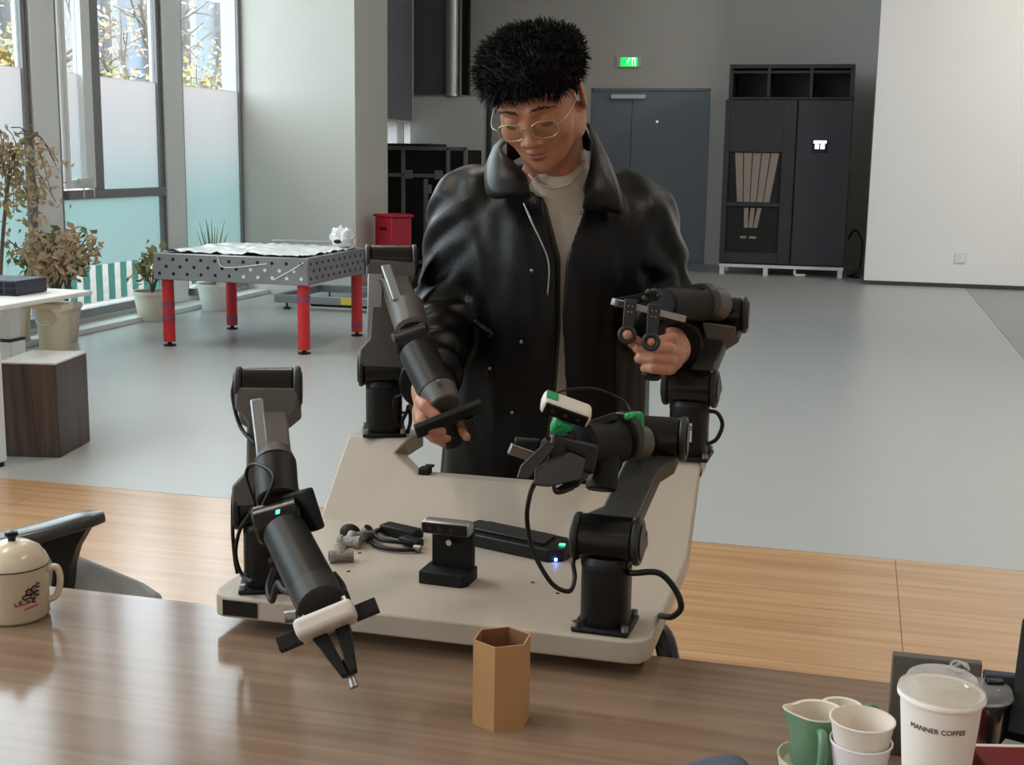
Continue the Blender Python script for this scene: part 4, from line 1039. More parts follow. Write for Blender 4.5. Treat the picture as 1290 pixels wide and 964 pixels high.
def fitting(px, py, d1, d2, label, up=.011):
    c = G(px, py, TZ) + _z * up
    e = empty('pipe_fitting', c - _z * up, label, 'pipe fitting', 'loose metal fittings on the bench')
    MB().cyl(c - d1 * .017, c + d1 * .017, .010, n=18, ch=.002).cyl(c, c + d2 * .022, .010, n=18, ch=.002).build('body', 'cast_iron', e)
    for s in (-1, 1): MB().lathe(c + d1 * s * .0165, [(.0118, -.004), (.0118, .004), (.007, .0045)], 18, d1 * s).build('collar', 'cast_iron', e)
    MB().cyl(c + d1 * -.0215, c - d1 * .0205, .0075, n=14).build('bore', 'hole_black', e)
    MB().cyl(c + d2 * .0215, c + d2 * .0226, .0075, n=14).build('bore', 'hole_black', e)
fitting(430, 708, Vector((.85, .5, 0)).normalized(), Vector((-.3, .5, .8)).normalized(), 'metal pipe tee with a dark open end, frontmost of the loose fittings')
fitting(440, 690, Vector((1, .1, 0)).normalized(), Vector((0, .9, .4)).normalized(), 'metal pipe tee lying flat behind the frontmost fitting')
fitting(458, 683, Vector((.3, 1, 0)).normalized(), Vector((.5, -.2, .85)).normalized(), 'metal elbow fitting nearest the coiled cable')
pk = MB().ball(G(441, 682, TZ) + _z * .017, (.02, .013, .016), 14, 9)
tag(pk.build('rubber_plug', 'black_matte', smooth=60), 'black rubber plug resting among the loose metal fittings', 'plug')

# ================================================================== things on the long desk
# hexagonal carton
hb = empty('pen_holder', (-.428, 1.55, DZ), 'empty hexagonal brown cardboard pen holder on the desk', 'pen holder')
hc = Vector((-.430, 1.573, DZ)); hr, hh = .0405, .12
ph = math.radians(-86 - 2)
hp = [hc + Vector((hr * math.cos(ph + k * math.pi / 3), hr * math.sin(ph + k * math.pi / 3), 0)) for k in range(6)]
hi = [hc + (p - hc) * .95 for p in hp]
for k in range(6):
    a, b, c, d = hp[k], hp[(k + 1) % 6], hi[(k + 1) % 6], hi[k]
    MB().prism([a, b, c, d], _z * hh).build('side_panel', 'carton', hb)
    MB().prism([d + (d - hc) * -.004, c + (c - hc) * -.004, c + (c - hc) * -.012, d + (d - hc) * -.012], _z * (hh - .001)).build('liner', 'carton_in', hb)
MB().prism(hi, _z * .002).build('bottom', 'carton_in', hb)

# enamel mug with lid
mp = G(-2, 788, DZ) + Vector((0, .045, 0)); mr, mh = .054, .088
mg = empty('enamel_mug', mp, 'lidded cream enamel mug with floral print at the picture edge', 'mug')
MB().lathe(mp, [(mr * .9, 0), (mr, .006), (mr, mh), (mr * 1.02, mh + .002), (mr * .96, mh + .002), (mr * .95, .006), (.001, .005)], 48).build('body', 'enamel', mg, smooth=50)
MB().lathe(mp + _z * (mh + .0025), [(mr * 1.03, 0), (mr * 1.03, .004), (mr * .8, .026), (mr * .5, .036), (.012, .039), (.001, .039)], 48).build('lid', 'enamel', mg, smooth=60)
MB().lathe(mp + _z * (mh + .0012), [(mr * 1.035, 0), (mr * 1.035, .002), (mr, .002)], 48, ring=True).build('lid_rim', 'ink', mg)
MB().lathe(mp + _z * (mh + .041), [(.006, 0), (.007, .006), (.011, .01), (.01, .016), (.001, .018)], 20).build('lid_knob', 'black_gloss', mg, smooth=60)
hd = camdir(1, 0, .15); hd.z = 0; hd.normalize()
MB().tube([mp + hd * (mr - .002) + _z * .078, mp + hd * (mr + .014) + _z * .082, mp + hd * (mr + .019) + _z * .06, mp + hd * (mr + .012) + _z * .034, mp + hd * (mr - .002) + _z * .026], .0055, n=10).build('handle', 'enamel', mg, smooth=180)
toC = Vector((-mp.x, -mp.y, 0)).normalized(); base_a = math.atan2(toC.y, toC.x)
def onmug(u, z, lift=.0006):      # point on the mug wall, u along it in metres
    a = base_a + u / mr; return mp + Vector((math.cos(a), math.sin(a), 0)) * (mr + lift) + _z * z
fl = MB()
for cu, cz_, r in ((.022, .055, .008), (.031, .058, .008), (.015, .047, .006), (.028, .047, .007), (.036, .05, .007), (.020, .042, .005), (.008, .04, .004), (.038, .063, .006), (.0, .037, .003), (.03, .039, .005)):
    for k in range(7):
        t = k * .9; s = .5 if k else .55
        rr = r * (.55 if k else .35); u0, z0_ = (cu + math.cos(t) * r * .6 * (k > 0), cz_ + math.sin(t) * r * .6 * (k > 0))
        fl.add([onmug(u0 + rr * .5 * math.cos(q), z0_ + rr * .5 * math.sin(q), .0008) for q in [6.283 * i / 8 for i in range(8)]], [tuple(range(8))])
fl.build('floral_print', 'ink', mg, smooth=0)
rp = MB()
for row, (u0, z_, n_) in enumerate(((.0, .0325, 11), (.013, .0255, 9))):
    for k in range(n_):
        u = u0 + k * .0028; z = z_ + .0004 * k
        rp.add([onmug(u, z), onmug(u + .0018, z + .0004), onmug(u + .002, z + .004), onmug(u + .0002, z + .0036)], [(0, 1, 2, 3)])
rp.build('red_lettering', 'ink_red', mg, smooth=0)

# coffee cup
cp = Vector(A(1187, 862, 1.45)); cp.z = DZ
cf = empty('coffee_cup', cp, 'tall white takeaway coffee cup with clear lid and printed name', 'cup')
RT, RB, HC = .0455, .032, .163
MB().lathe(cp, [(RB, 0), (RT, HC), (RT - .0015, HC), (RB - .0015, .004), (.001, .004)], 64).build('cup_body', 'paper_white', cf, smooth=60)
MB().lathe(cp + _z * (HC - .004), [(RT + .0005, 0), (RT + .003, .001), (RT + .0032, .006), (RT + .001, .008), (RT - .003, .006)], 64, ring=True).build('rim_roll', 'paper_white', cf, smooth=60)
MB().lathe(cp + _z * (HC + .003), [(RT + .003, 0), (RT + .002, .004), (RT - .004, .009), (RT - .007, .016), (RT - .009, .0175), (.001, .0175)], 64, cap0=False).build('lid', 'clear_plastic', cf, smooth=60)
MB().cyl(cp + _z * (HC - .012), cp + _z * (HC + .002), RT - .004, RT - .0015).build('foam', 'milk', cf)
tb = camdir(.75, 0, .6); tb.z = 0; tb.normalize()
tc_ = cp + tb * .03 + _z * (HC + .022)
MB().tube([tc_ + Vector((.012 * math.cos(t), .012 * math.sin(t), .004 * math.sin(2 * t))) for t in [.7 * k for k in range(9)]], .0018, n=6).tube([tc_ + Vector((.008 * math.cos(t), .016 * math.sin(t), .003)) for t in [.7 * k for k in range(9)]], .0015, n=6).build('lid_tab', 'clear_plastic', cf, smooth=180)
tC = Vector((-cp.x, -cp.y, 0)).normalized(); ang = math.atan2(tC.y, tC.x)
zt = .134; rt = RB + (RT - RB) * zt / HC + .0006
mw = Matrix.Translation(cp + _z * zt) @ Matrix.Rotation(ang + math.pi / 2 - .03, 4, 'Z')
text('MANNER COFFEE', .0082, 'ink', cf, mw, bend=rt, extrude=.0002)

# nested paper cups
pp = Vector(A(1087, 900, 1.54)); pp.z = DZ
for nm, r0, r1, z0_, z1_, m, lab in (('paper_cup', .026, .0365, 0, .066, 'paper_lilac', 'white paper cup, the outer one of the nested pair'), ('paper_cup', .027, .0378, .03, .094, 'paper_cream', 'cream paper cup nested inside the white one')):
    b0 = pp + _z * z0_
    e = empty(nm, b0, lab, 'cup', 'nested paper cups')
    h = z1_ - z0_
    if z0_: r0 = .0275
    MB().lathe(b0, [(r0, 0), (r1, h), (r1 - .001, h), (r0 - .001, .003), (.001, .003)], 48).build('wall', m, e, smooth=60)
    MB().lathe(b0 + _z * (h - .002), [(r1, 0), (r1 + .0014, .0008), (r1 + .0014, .0026), (r1 - .0005, .003)], 48, ring=True).build('rim_roll', m, e, smooth=60)

# green mugs and a dish
def green_mug(c, r, h, label, hdir, lip=False):
    e = empty('green_mug', c, label, 'mug', 'green glazed mugs')
    def ring(rad, z, k):
        out = []
        for i in range(48):
            a = 2 * math.pi * i / 48; rr = rad; zz = z
            if lip and k: 
                w_ = max(0, math.cos(a - lip)) ** 12; rr += .012 * w_ * k; zz += .004 * w_ * k
            out.append(c + Vector((rr * math.cos(a), rr * math.sin(a), zz)))
        return out
    MB().rings([ring(r * .86, 0, 0), ring(r * .95, .004, 0), ring(r, h * .6, .2), ring(r, h, 1)], True, False).build('body', 'green_glaze', e, smooth=60)
    MB().rings([ring(r, h, 1), ring(r - .0005, h + .002, 1), ring(r - .004, h + .0005, 1), ring(r - .004, h * .6, .2), ring(r * .85, .006, 0)], False, True).build('liner', 'glaze_cream', e, smooth=60)
    hdir = hdir.normalized()
    MB().tube([c + hdir * (r - .003) + _z * h * .8, c + hdir * (r + .018) + _z * h * .86, c + hdir * (r + .026) + _z * h * .55, c + hdir * (r + .016) + _z * h * .2, c + hdir * (r - .003) + _z * h * .14], .006, n=10).build('handle', 'green_glaze', e, smooth=180)
gc = Vector(A(1030, 905, 1.60)); gc.z = DZ + .008
lipd = math.atan2(-CR.y - .0, -CR.x)
green_mug(gc, .033, .07, 'green glazed jug-mug with pouring lip on a small dish', -_fh * .9 - _r0 * .1, lip=lipd)
gd = Vector(A(1060, 893, 1.69)); gd.z = DZ
green_mug(gd, .028, .046, 'green mug mostly hidden behind the nested paper cups', _r0 + _fh * .3)
ds = empty('small_dish', gc - _z * .008, 'small cream dish under the green jug-mug', 'dish')
MB().lathe(gc - _z * .008, [(.03, 0), (.045, .004), (.0475, .018), (.046, .018), (.042, .0065), (.001, .006)], 48).build('bowl', 'glaze_cream', ds, smooth=60)

# steel tumbler
tp_ = Vector(A(1240, 868, 1.58)); tp_.z = DZ
tm = empty('steel_tumbler', tp_, 'steel tumbler with clear lid right behind the coffee cup', 'tumbler')
MB().lathe(tp_, [(.021, 0), (.024, .004), (.027, .10), (.026, .10), (.022, .006), (.001, .006)], 40).build('body', 'chrome', tm, smooth=60)
MB().lathe(tp_ + _z * .1, [(.029, 0), (.031, .002), (.031, .006), (.027, .008)], 40, ring=True).build('collar', 'steel', tm, smooth=60)
MB().lathe(tp_ + _z * .107, [(.034, 0), (.035, .003), (.032, .012), (.02, .016), (.001, .017)], 40, cap0=False).build('lid', 'clear_plastic', tm, smooth=60)
MB().box(tp_ + _z * .126 + _r0 * .012, (.022, .012, .006), (_r0, _fh, _z)).build('lid_slider', 'black_gloss', tm, bevel=.002)

# boxes, laptop and red folder at the corner
bs = empty('slate_box', (.165, 1.62, DZ), 'upright grey-brown board box behind the coffee cup', 'box')
MB().span(.077, .186, 1.62, 1.634, DZ, .878).build('case', 'box_slate', bs, bevel=.002)
bn = empty('navy_box', (.235, 1.63, DZ), 'dark navy box wedged between the slate box and the laptop', 'box')
MB().span(.188, .27, 1.615, 1.63, DZ, .868).build('case', 'box_navy', bn, bevel=.002)
lp = empty('laptop', (.28, 1.54, DZ), 'black open laptop cut off by the picture edge', 'laptop')
c0_ = A(1268, 922, 1.56); c1_ = A(1287, 780, 1.60)
lx_ = Vector((.93, -.36, 0))
MB().prism([c0_, c1_, c1_ + lx_ * .26, c0_ + lx_ * .26], Vector((.004, .006, .001))).build('screen_lid', 'black_matte', lp, bevel=.002)
zb = A(1272, 893, 1.5).z
MB().box(c0_ + lx_ * .14 + Vector((-.03, -.1, .004)), (.28, .13, .012), (lx_, Vector((.36, .93, 0)), _z)).build('base', 'alu_dark', lp, bevel=.003)
MB().box(c0_ + lx_ * .14 + Vector((-.02, -.06, -.0)) - _z * (c0_.z - DZ) * .52, (.24, .1, (c0_.z - DZ) * .9), (lx_, Vector((.36, .93, 0)), _z)).build('riser', 'black_plastic', lp, bevel=.004)
rf = empty('red_box', (.16, 1.4, DZ), 'dark red box lying in the corner before the laptop', 'box')
q0 = A(1222, 938, 1.5); q1 = A(1300, 944, 1.5)
lxr = (q1 - q0).normalized(); lxr.z = 0; lxr.normalize(); lyr = Vector((lxr.y, -lxr.x, 0))
MB().prism([Vector((v.x, v.y, DZ)) for v in (q0, q0 + lxr * .2, q0 + lxr * .2 + lyr * .12, q0 + lyr * .12)], _z * (q0.z - DZ)).build('case', 'box_red', rf, bevel=.003)
MB().prism([Vector((v.x, v.y, q0.z)) for v in (q0 - lyr * .0, q0 + lxr * .2, q0 + lxr * .2 + lyr * .006, q0 + lyr * .006)], _z * .001).build('pale_edge', 'paper_cream', rf)
tag(MB().tube([tp_ + _r0 * .05 + Vector((0.02 * math.cos(t), .02 * math.sin(t), .012)) for t in [.5 * k for k in range(13)]], .004, n=6).build('coiled_strap', 'leaf_olive'), 'coiled olive strap between the tumbler and the laptop', 'strap')

# ================================================================== chairs
# task chair in the gap past the desk
ch = empty('office_chair', (-1.75, 2.55, 0), 'grey fabric office chair with black armrest past the desk by the mug', 'chair')
pad = []
def padring(c, w, h, d):
    x, y, z = frame_of(d); return [c + x * math.copysign(abs(math.cos(t)) ** .6, math.cos(t)) * w + y * math.copysign(abs(math.sin(t)) ** .6, math.sin(t)) * h for t in [2 * math.pi * k / 16 for k in range(16)]]
pth = [A(-60, 700, 2.72), A(-10, 686, 2.75), A(50, 672, 2.78), A(100, 657, 2.82), A(128, 650, 2.85)]
sp_ = spline(pth, 6); wds = []
MB().rings([padring(p, .04 * (1 - .45 * (i / (len(sp_) - 1)) ** 4), .018 * (1 - .3 * (i / (len(sp_) - 1)) ** 4), (sp_[min(i + 1, len(sp_) - 1)] - sp_[max(i - 1, 0)])) for i, p in enumerate(sp_)]).build('armrest_pad', 'pad_grey', ch, smooth=70)
MB().prism([A(40, 680, 2.77), A(114, 657, 2.84), A(95, 690, 2.82), A(88, 715, 2.8), A(84, 790, 2.8), A(58, 790, 2.78), A(66, 712, 2.78), A(56, 694, 2.77)], CF * .05).build('armrest_post', 'black_plastic', ch, bevel=.006)
sb = MB(); s0 = A(85, 690, 2.85)
sb.prism([A(60, 676, 2.86), A(90, 696, 2.87), A(178, 733, 2.9), A(200, 748, 2.88), A(190, 775, 2.84), A(40, 780, 2.8)], CF * .06 - CU * .02)
sb.build('seat_cushion', 'fabric_grey', ch, bevel=.015, seg=3)
sp0 = s0 + Vector((-.15, .1, 0))
c_ = Vector((s0.x - .05, s0.y + .05, 0))
MB().cyl(c_ + _z * .1, c_ + _z * .37, .03).build('gas_lift', 'steel', ch)
MB().span(c_.x - .2, c_.x + .1, c_.y - .2, c_.y + .2, .36, .42).build('seat_base', 'black_plastic', ch, bevel=.03)
for k in range(5):
    a = k * 2 * math.pi / 5; d = Vector((math.cos(a), math.sin(a), 0))
    l = MB().bar(c_ + _z * .1, c_ + d * .3 + _z * .07, .04, .035).build('leg', 'black_plastic', ch, bevel=.006)
    MB().cyl(c_ + d * .3 + _z * .03 - Vector((-d.y, d.x, 0)) * .02, c_ + d * .3 + _z * .03 + Vector((-d.y, d.x, 0)) * .02, .03, n=16).build('caster', 'rubber', l)
# chair on this side of the desk: only the top of its back shows
c2 = empty('office_chair', (.03, .62, 0), 'slate fabric chair back just peeking in at the bottom edge', 'chair')
tpv = A(905, 946, 1.13)
bk_ = []
for i in range(9):
    t = i / 8
    p = A(905 + (-150 + 210 * t), 946 + (42 * (1 - t) ** 1.4 if t < .72 else (t - .72) * 42 + 3) , 1.13 - .0 * t)
    bk_.append(p)
lowz = .52
pts_top = [A(835, 972, 1.13), A(850, 962, 1.13), A(880, 951, 1.13), A(905, 945, 1.13), A(925, 945, 1.13), A(938, 952, 1.13), A(950, 972, 1.13)]
ext = [Vector((p.x, p.y, p.z)) for p in spline(pts_top, 4)]
ly = Vector((-CF.x, -CF.y, 0)).normalized()
bt = [Vector((ext[-1].x + .02, ext[-1].y + .005, .55)), Vector((ext[0].x - .28, ext[0].y - .075, .55)), Vector((ext[0].x - .3, ext[0].y - .08, .8)), Vector((ext[0].x - .18, ext[0].y - .045, .92))]
MB().prism(ext + bt, ly * .06).build('backrest', 'fabric_slate', c2, bevel=.012, seg=3)
bc = (ext[0] + ext[-1]) / 2 + ly * .28 + Vector((-.1, 0, 0)); bc.z = 0
MB().span(bc.x - .23, bc.x + .23, bc.y - .2, bc.y + .22, .42, .5).build('seat_cushion', 'fabric_slate', c2, bevel=.03)
MB().cyl(bc + _z * .1, bc + _z * .42, .03).build('gas_lift', 'steel', c2)
MB().bar(bc + _z * .44 - ly * .1, Vector((bc.x, bc.y, .62)) - ly * .26, .05, .02).build('back_bar', 'black_plastic', c2)
for k in range(5):
    a = k * 2 * math.pi / 5; d = Vector((math.cos(a), math.sin(a), 0))
    l = MB().bar(bc + _z * .1, bc + d * .3 + _z * .07, .04, .035).build('leg', 'black_plastic', c2, bevel=.006)
    MB().cyl(bc + d * .3 + _z * .03 - Vector((-d.y, d.x, 0)) * .02, bc + d * .3 + _z * .03 + Vector((-d.y, d.x, 0)) * .02, .03, n=16).build('caster', 'rubber', l)

# ================================================================== the person
# Soft-blended solids sampled on a sparse grid give one continuous skin.
class Solid:
    def __init__(s): s.ops = []
    def add(s, fn, c, rad, k=.012, sub=False):
        s.ops.append((fn, np.array(c, np.float32), float(rad), k, sub)); return s
    def cap(s, a, b, r0, r1=None, k=.012, sub=False):       # tapered capsule
        a = np.array(a, np.float32); b = np.array(b, np.float32); r1 = r0 if r1 is None else r1
        ab = b - a; L2 = float(ab @ ab) + 1e-12
        def fn(P):
            t = np.clip(((P - a) @ ab) / L2, 0, 1)
            return np.linalg.norm(P - a - t[..., None] * ab, axis=-1) - (r0 + (r1 - r0) * t)
        return s.add(fn, (a + b) / 2, math.sqrt(L2) / 2 + max(r0, r1), k, sub)
    def ell(s, c, r, k=.012, R=None, sub=False):            # ellipsoid, optional 3x3 frame (columns = axes)
        c = np.array(c, np.float32); r = np.array(r, np.float32); Rm = None if R is None else np.array(R, np.float32)
        def fn(P):
            q = P - c
            if Rm is not None: q = q @ Rm
            k0 = np.linalg.norm(q / r, axis=-1); k1 = np.linalg.norm(q / (r * r), axis=-1)
            return k0 * (k0 - 1) / np.maximum(k1, 1e-6)
        return s.add(fn, c, float(r.max()), k, sub)
    def field(s, P, c, R):
        d = np.full(P.shape[:-1], 1., np.float32)
        for fn, pc, rad, k, sub in s.ops:
            if np.linalg.norm(pc - c) > rad + R + .03: continue
            q = fn(P).astype(np.float32)
            if sub: q = -q; h = np.clip(.5 + .5 * (q - d) / k, 0, 1); d = d + (q - d) * h + k * h * (1 - h)
            else: h = np.clip(.5 + .5 * (d - q) / k, 0, 1); d = d + (q - d) * h - k * h * (1 - h)
        return d
    def mesh(s, vox, post=None, N=24):
        lo = np.min([c - r for _, c, r, k, sb in s.ops if not sb], 0) - .03
        hi = np.max([c + r for _, c, r, k, sb in s.ops if not sb], 0) + .03
        nb = np.ceil((hi - lo) / (vox * N)).astype(int)
        half = vox * N / 2; R = half * 1.8
        off = np.array(np.meshgrid(*[np.arange(N + 1)] * 3, indexing='ij')).transpose(1, 2, 3, 0).astype(np.int64)
        dims = nb * N + 3
        cells = []; quads = []; vid = []
        key = lambda I: (I[..., 0] * dims[1] + I[..., 1]) * dims[2] + I[..., 2]
        for bi in np.ndindex(*nb):
            base = np.array(bi) * N
            c = lo + (base + N / 2) * vox
            near = False
            for fn, pc, rad, k, sb in s.ops:
                if not sb and np.linalg.norm(pc - c) < rad + R + .01: near = True; break
            if not near: continue
            dc = s.field(c[None].astype(np.float32), c, R)[0]
            if post is not None: dc = post(c[None].astype(np.float32), np.array([dc], np.float32))[0]
            if abs(dc) > R + .012: continue
            I = off + base
            P = (lo + I * vox).astype(np.float32)
            D = s.field(P, c, R)
            if post is not None: D = post(P, D)
            ins = D < 0
            if not ins.any() or ins.all(): continue
            cn = np.stack([ins[i:N + i, j:N + j, k:N + k] for i in (0, 1) for j in (0, 1) for k in (0, 1)], -1)
            cnt = cn.sum(-1); act = (cnt > 0) & (cnt < 8)
            if not act.any(): continue
            acc = np.zeros(act.shape + (3,), np.float32); num = np.zeros(act.shape, np.float32)
            cor = [(i, j, k) for i in (0, 1) for j in (0, 1) for k in (0, 1)]
            for a in range(8):
                for b_ in range(a + 1, 8):
                    dd = [abs(x - y) for x, y in zip(cor[a], cor[b_])]
                    if sum(dd) != 1: continue
                    da = D[cor[a][0]:N + cor[a][0], cor[a][1]:N + cor[a][1], cor[a][2]:N + cor[a][2]]
                    db = D[cor[b_][0]:N + cor[b_][0], cor[b_][1]:N + cor[b_][1], cor[b_][2]:N + cor[b_][2]]
                    m = (da < 0) != (db < 0)
                    t = np.where(m, da / np.where(m, da - db, 1), 0)
                    pa = np.array(cor[a], np.float32); pb = np.array(cor[b_], np.float32)
                    acc += np.where(m[..., None], pa + t[..., None] * (pb - pa), 0); num += m
            idx = np.argwhere(act)
            cells.append(key(idx + base)); vid.append(lo + (idx + base + acc[act] / num[act][:, None]) * vox)
            for ax_ in range(3):                     # one quad per grid edge that crosses the skin
                u, v = (ax_ + 1) % 3, (ax_ + 2) % 3
                sl0 = [slice(0, N)] * 3; sl1 = list(sl0); sl1[ax_] = slice(1, N + 1)
                a_, b_ = ins[tuple(sl0)], ins[tuple(sl1)]
                e_ = np.argwhere(a_ != b_)
                if not len(e_): continue
                fl = a_[tuple(e_.T)]
                g_ = e_ + base
                du = np.zeros(3, int); du[u] = 1; dv = np.zeros(3, int); dv[v] = 1
                q = np.stack([key(g_ - du - dv), key(g_ - dv), key(g_), key(g_ - du)], 1)
                q[~fl] = q[~fl][:, ::-1]
                quads.append(q)
        cells = np.concatenate(cells); V = np.concatenate(vid); Q = np.concatenate(quads)
        o = np.argsort(cells); cs = cells[o]
        pos = np.searchsorted(cs, Q); pos = np.minimum(pos, len(cs) - 1)
        ok = (cs[pos] == Q).all(1)
        return V, o[pos[ok]]
def solid_obj(name, VQ, m, parent, smooth_iter=0):
    V, Q = VQ
    me = bpy.data.meshes.new(name); o0 = np.array(ORG[parent.name])
    me.vertices.add(len(V)); me.vertices.foreach_set('co', (V - o0).astype(np.float32).ravel())
    me.loops.add(Q.size); me.loops.foreach_set('vertex_index', Q.astype(np.int32).ravel())
    me.polygons.add(len(Q)); me.polygons.foreach_set('loop_start', np.arange(0, Q.size, 4, dtype=np.int32)); me.polygons.foreach_set('loop_total', np.full(len(Q), 4, np.int32))
    me.update(calc_edges=True); me.validate()
    me.shade_smooth()
    o = bpy.data.objects.new(name, me); COL.objects.link(o); o.parent = parent; me.materials.append(M[m] if isinstance(m, str) else m)
    ORG[o.name] = Vector(o0)
    if smooth_iter:
        md = o.modifiers.new('relax', 'SMOOTH'); md.factor = .5; md.iterations = smooth_iter
    return o
def skin_mat():            # skin with lips and lids a little redder through a vertex mask
    m = M['skin']; n = m.node_tree; b = n.nodes['Principled BSDF']
    old = b.inputs['Base Color'].links[0].from_socket
    at_ = n.nodes.new('ShaderNodeAttribute'); at_.attribute_name = 'lip'
    mx = n.nodes.new('ShaderNodeMix'); mx.data_type = 'RGBA'; mx.inputs['B'].default_value = lin((150, 84, 72))
    n.links.new(at_.outputs['Fac'], mx.inputs['Factor']); n.links.new(old, mx.inputs['A']); n.links.new(mx.outputs['Result'], b.inputs['Base Color'])
    b.inputs['Subsurface Weight'].default_value = .08; b.inputs['Subsurface Radius'].default_value = (.01, .004, .002)
skin_mat()

pe = empty('person', (-.62, 2.6, 0), 'person with glasses in an open black leather jacket, holding two robot grips', 'person')

# ---- head frame: x to the viewer's right, y to the back of the head, z to the crown
HC = A(679, 122, 2.46)
yaw_, pit_, rol_ = math.radians(-20), math.radians(30), math.radians(-7)
hx_, hy_, hz_ = CR.copy(), CF.copy(), CU.copy()
hy_.z = 0; hy_.normalize(); hz_ = Vector((0, 0, 1)); hx_ = hy_.cross(hz_).normalized()
Rw = Matrix((hx_, hy_, hz_)).transposed()                       # viewer frame
Rh = Rw @ Matrix.Rotation(rol_, 3, 'Y') @ Matrix.Rotation(yaw_, 3, 'Z') @ Matrix.Rotation(pit_, 3, 'X')
HS = 1.04
def hp_(x, y, z): return HC + Rh @ (Vector((x, y, z)) * HS)
RN = np.array(Rh)
body = Solid()
def he(x, y, z, r, k=.012, sub=False, rot=None):
    R_ = RN if rot is None else np.array(Rh @ rot)
    body.ell(hp_(x, y, z), [q * HS for q in r], k, R_, sub)
def hcap(a, b, r0, r1, k=.008, sub=False): body.cap(hp_(*a), hp_(*b), r0 * HS, r1 * HS, k, sub)
he(0, .018, .032, (.075, .094, .077))
he(0, -.03, -.012, (.069, .066, .078), .02)
he(0, -.032, -.062, (.058, .056, .050), .02)
he(0, -.056, -.090, (.036, .034, .026), .02)
he(0, -.078, -.102, (.018, .014, .013), .014)
for s_ in (-1, 1):
    he(s_ * .042, -.058, -.034, (.024, .022, .022), .016)
    hcap((s_ * .012, -.0905, .018), (s_ * .046, -.076, .020), .0055, .005, .012)
    he(s_ * .031, -.094, -.001, (.016, .012, .0095), .010, True)
    he(s_ * .031, -.0765, -.002, (.0155, .0135, .0125), .004)
    hcap((s_ * .019, -.0885, -.0065), (s_ * .043, -.0835, -.0055), .0024, .0022, .003)
    he(s_ * .0135, -.0985, -.0405, (.0085, .009, .0075), .006)
    he(s_ * .006, -.103, -.0485, (.0032, .004, .003), .002, True)
    er = Matrix.Rotation(s_ * .35, 3, 'Z') @ Matrix.Rotation(-.15, 3, 'X')
    he(s_ * .079, .014, -.006, (.0065, .019, .032), .005, False, er)
    he(s_ * .0865, .012, -.004, (.006, .011, .019), .004, True, er)
    he(s_ * .06, .0, -.06, (.014, .03, .03), .02)
hcap((0, -.089, .008), (0, -.1035, -.026), .0068, .0088, .010)
he(0, -.109, -.034, (.0105, .0105, .0095), .006)
he(0, -.0905, -.0635, (.019, .0078, .0048), .006)
he(0, -.089, -.0735, (.016, .0085, .0058), .006)
hcap((-.018, -.0955, -.0684), (.018, -.0955, -.0684), .0015, .0015, .002, True)
# ---- neck, trunk, arms
NB = Vector((-.60, 2.575, 1.42))
body.cap(hp_(0, .03, -.055), NB + Vector((0, .0, .02)), .058, .062, .03)
body.cap(NB, Vector((-.61, 2.6, 1.2)), .075, .10, .04)
body.cap(Vector((-.61, 2.6, 1.2)), Vector((-.62, 2.62, .95)), .10, .105, .05)
SHL, SHR = A(586, 252, 2.64), A(806, 264, 2.62)          # shoulders
ELL, ELR = A(564, 388, 2.65), A(838, 392, 2.62)          # elbows
WRL, WRR = A(540, 492, 2.36), A(848, 440, 2.36)          # wrists
body.cap(NB + Vector((0, 0, -.02)), SHL, .06, .055, .03); body.cap(NB + Vector((0, 0, -.02)), SHR, .06, .055, .03)
body.cap(SHL, ELL, .045, .038, .02); body.cap(ELL, WRL, .037, .028, .02)
body.cap(SHR, ELR, .045, .038, .02); body.cap(ELR, WRR, .037, .028, .02)
def chain(pts, rs, k=.0022):
    for i in range(len(pts) - 1): body.cap(pts[i], pts[i + 1], rs[i], rs[i + 1], k if i else .006)
# ---- left hand (round the vertical grip, ring on the third finger)
kn = [A(846, 431, 2.262), A(848, 442, 2.268), A(847, 453, 2.272), A(843, 463, 2.276)]
pal = A(842, 447, 2.30)
body.cap(WRR, pal, .027, .031, .02)
for p in kn: body.cap(pal, p, .02, .0125, .014)
body.cap(pal, A(834, 432, 2.31), .022, .018, .014)
for (yy, x1, r, dx_) in ((440, 806, .0105, 0), (453, 808, .0103, 3), (465, 815, .0094, 6)):
    i = {440: 1, 453: 2, 465: 3}[yy]
    chain([kn[i], A(842 - dx_, yy, 2.222), A(824 - dx_ * .3, yy - 1, 2.203), A(x1, yy - 2, 2.212), A(x1 - 3, yy - 1, 2.236)], [.0122, r + .001, r, r * .95, r * .85])
chain([kn[0], A(846, 426, 2.245), A(834, 430, 2.232), A(820, 431, 2.186)], [.0125, .0112, .0104, .0086])   # index tip in its ring
chain([A(836, 440, 2.31), A(812, 440, 2.275), A(799, 431, 2.235), A(790, 422, 2.19)], [.016, .0135, .012, .0098])  # thumb
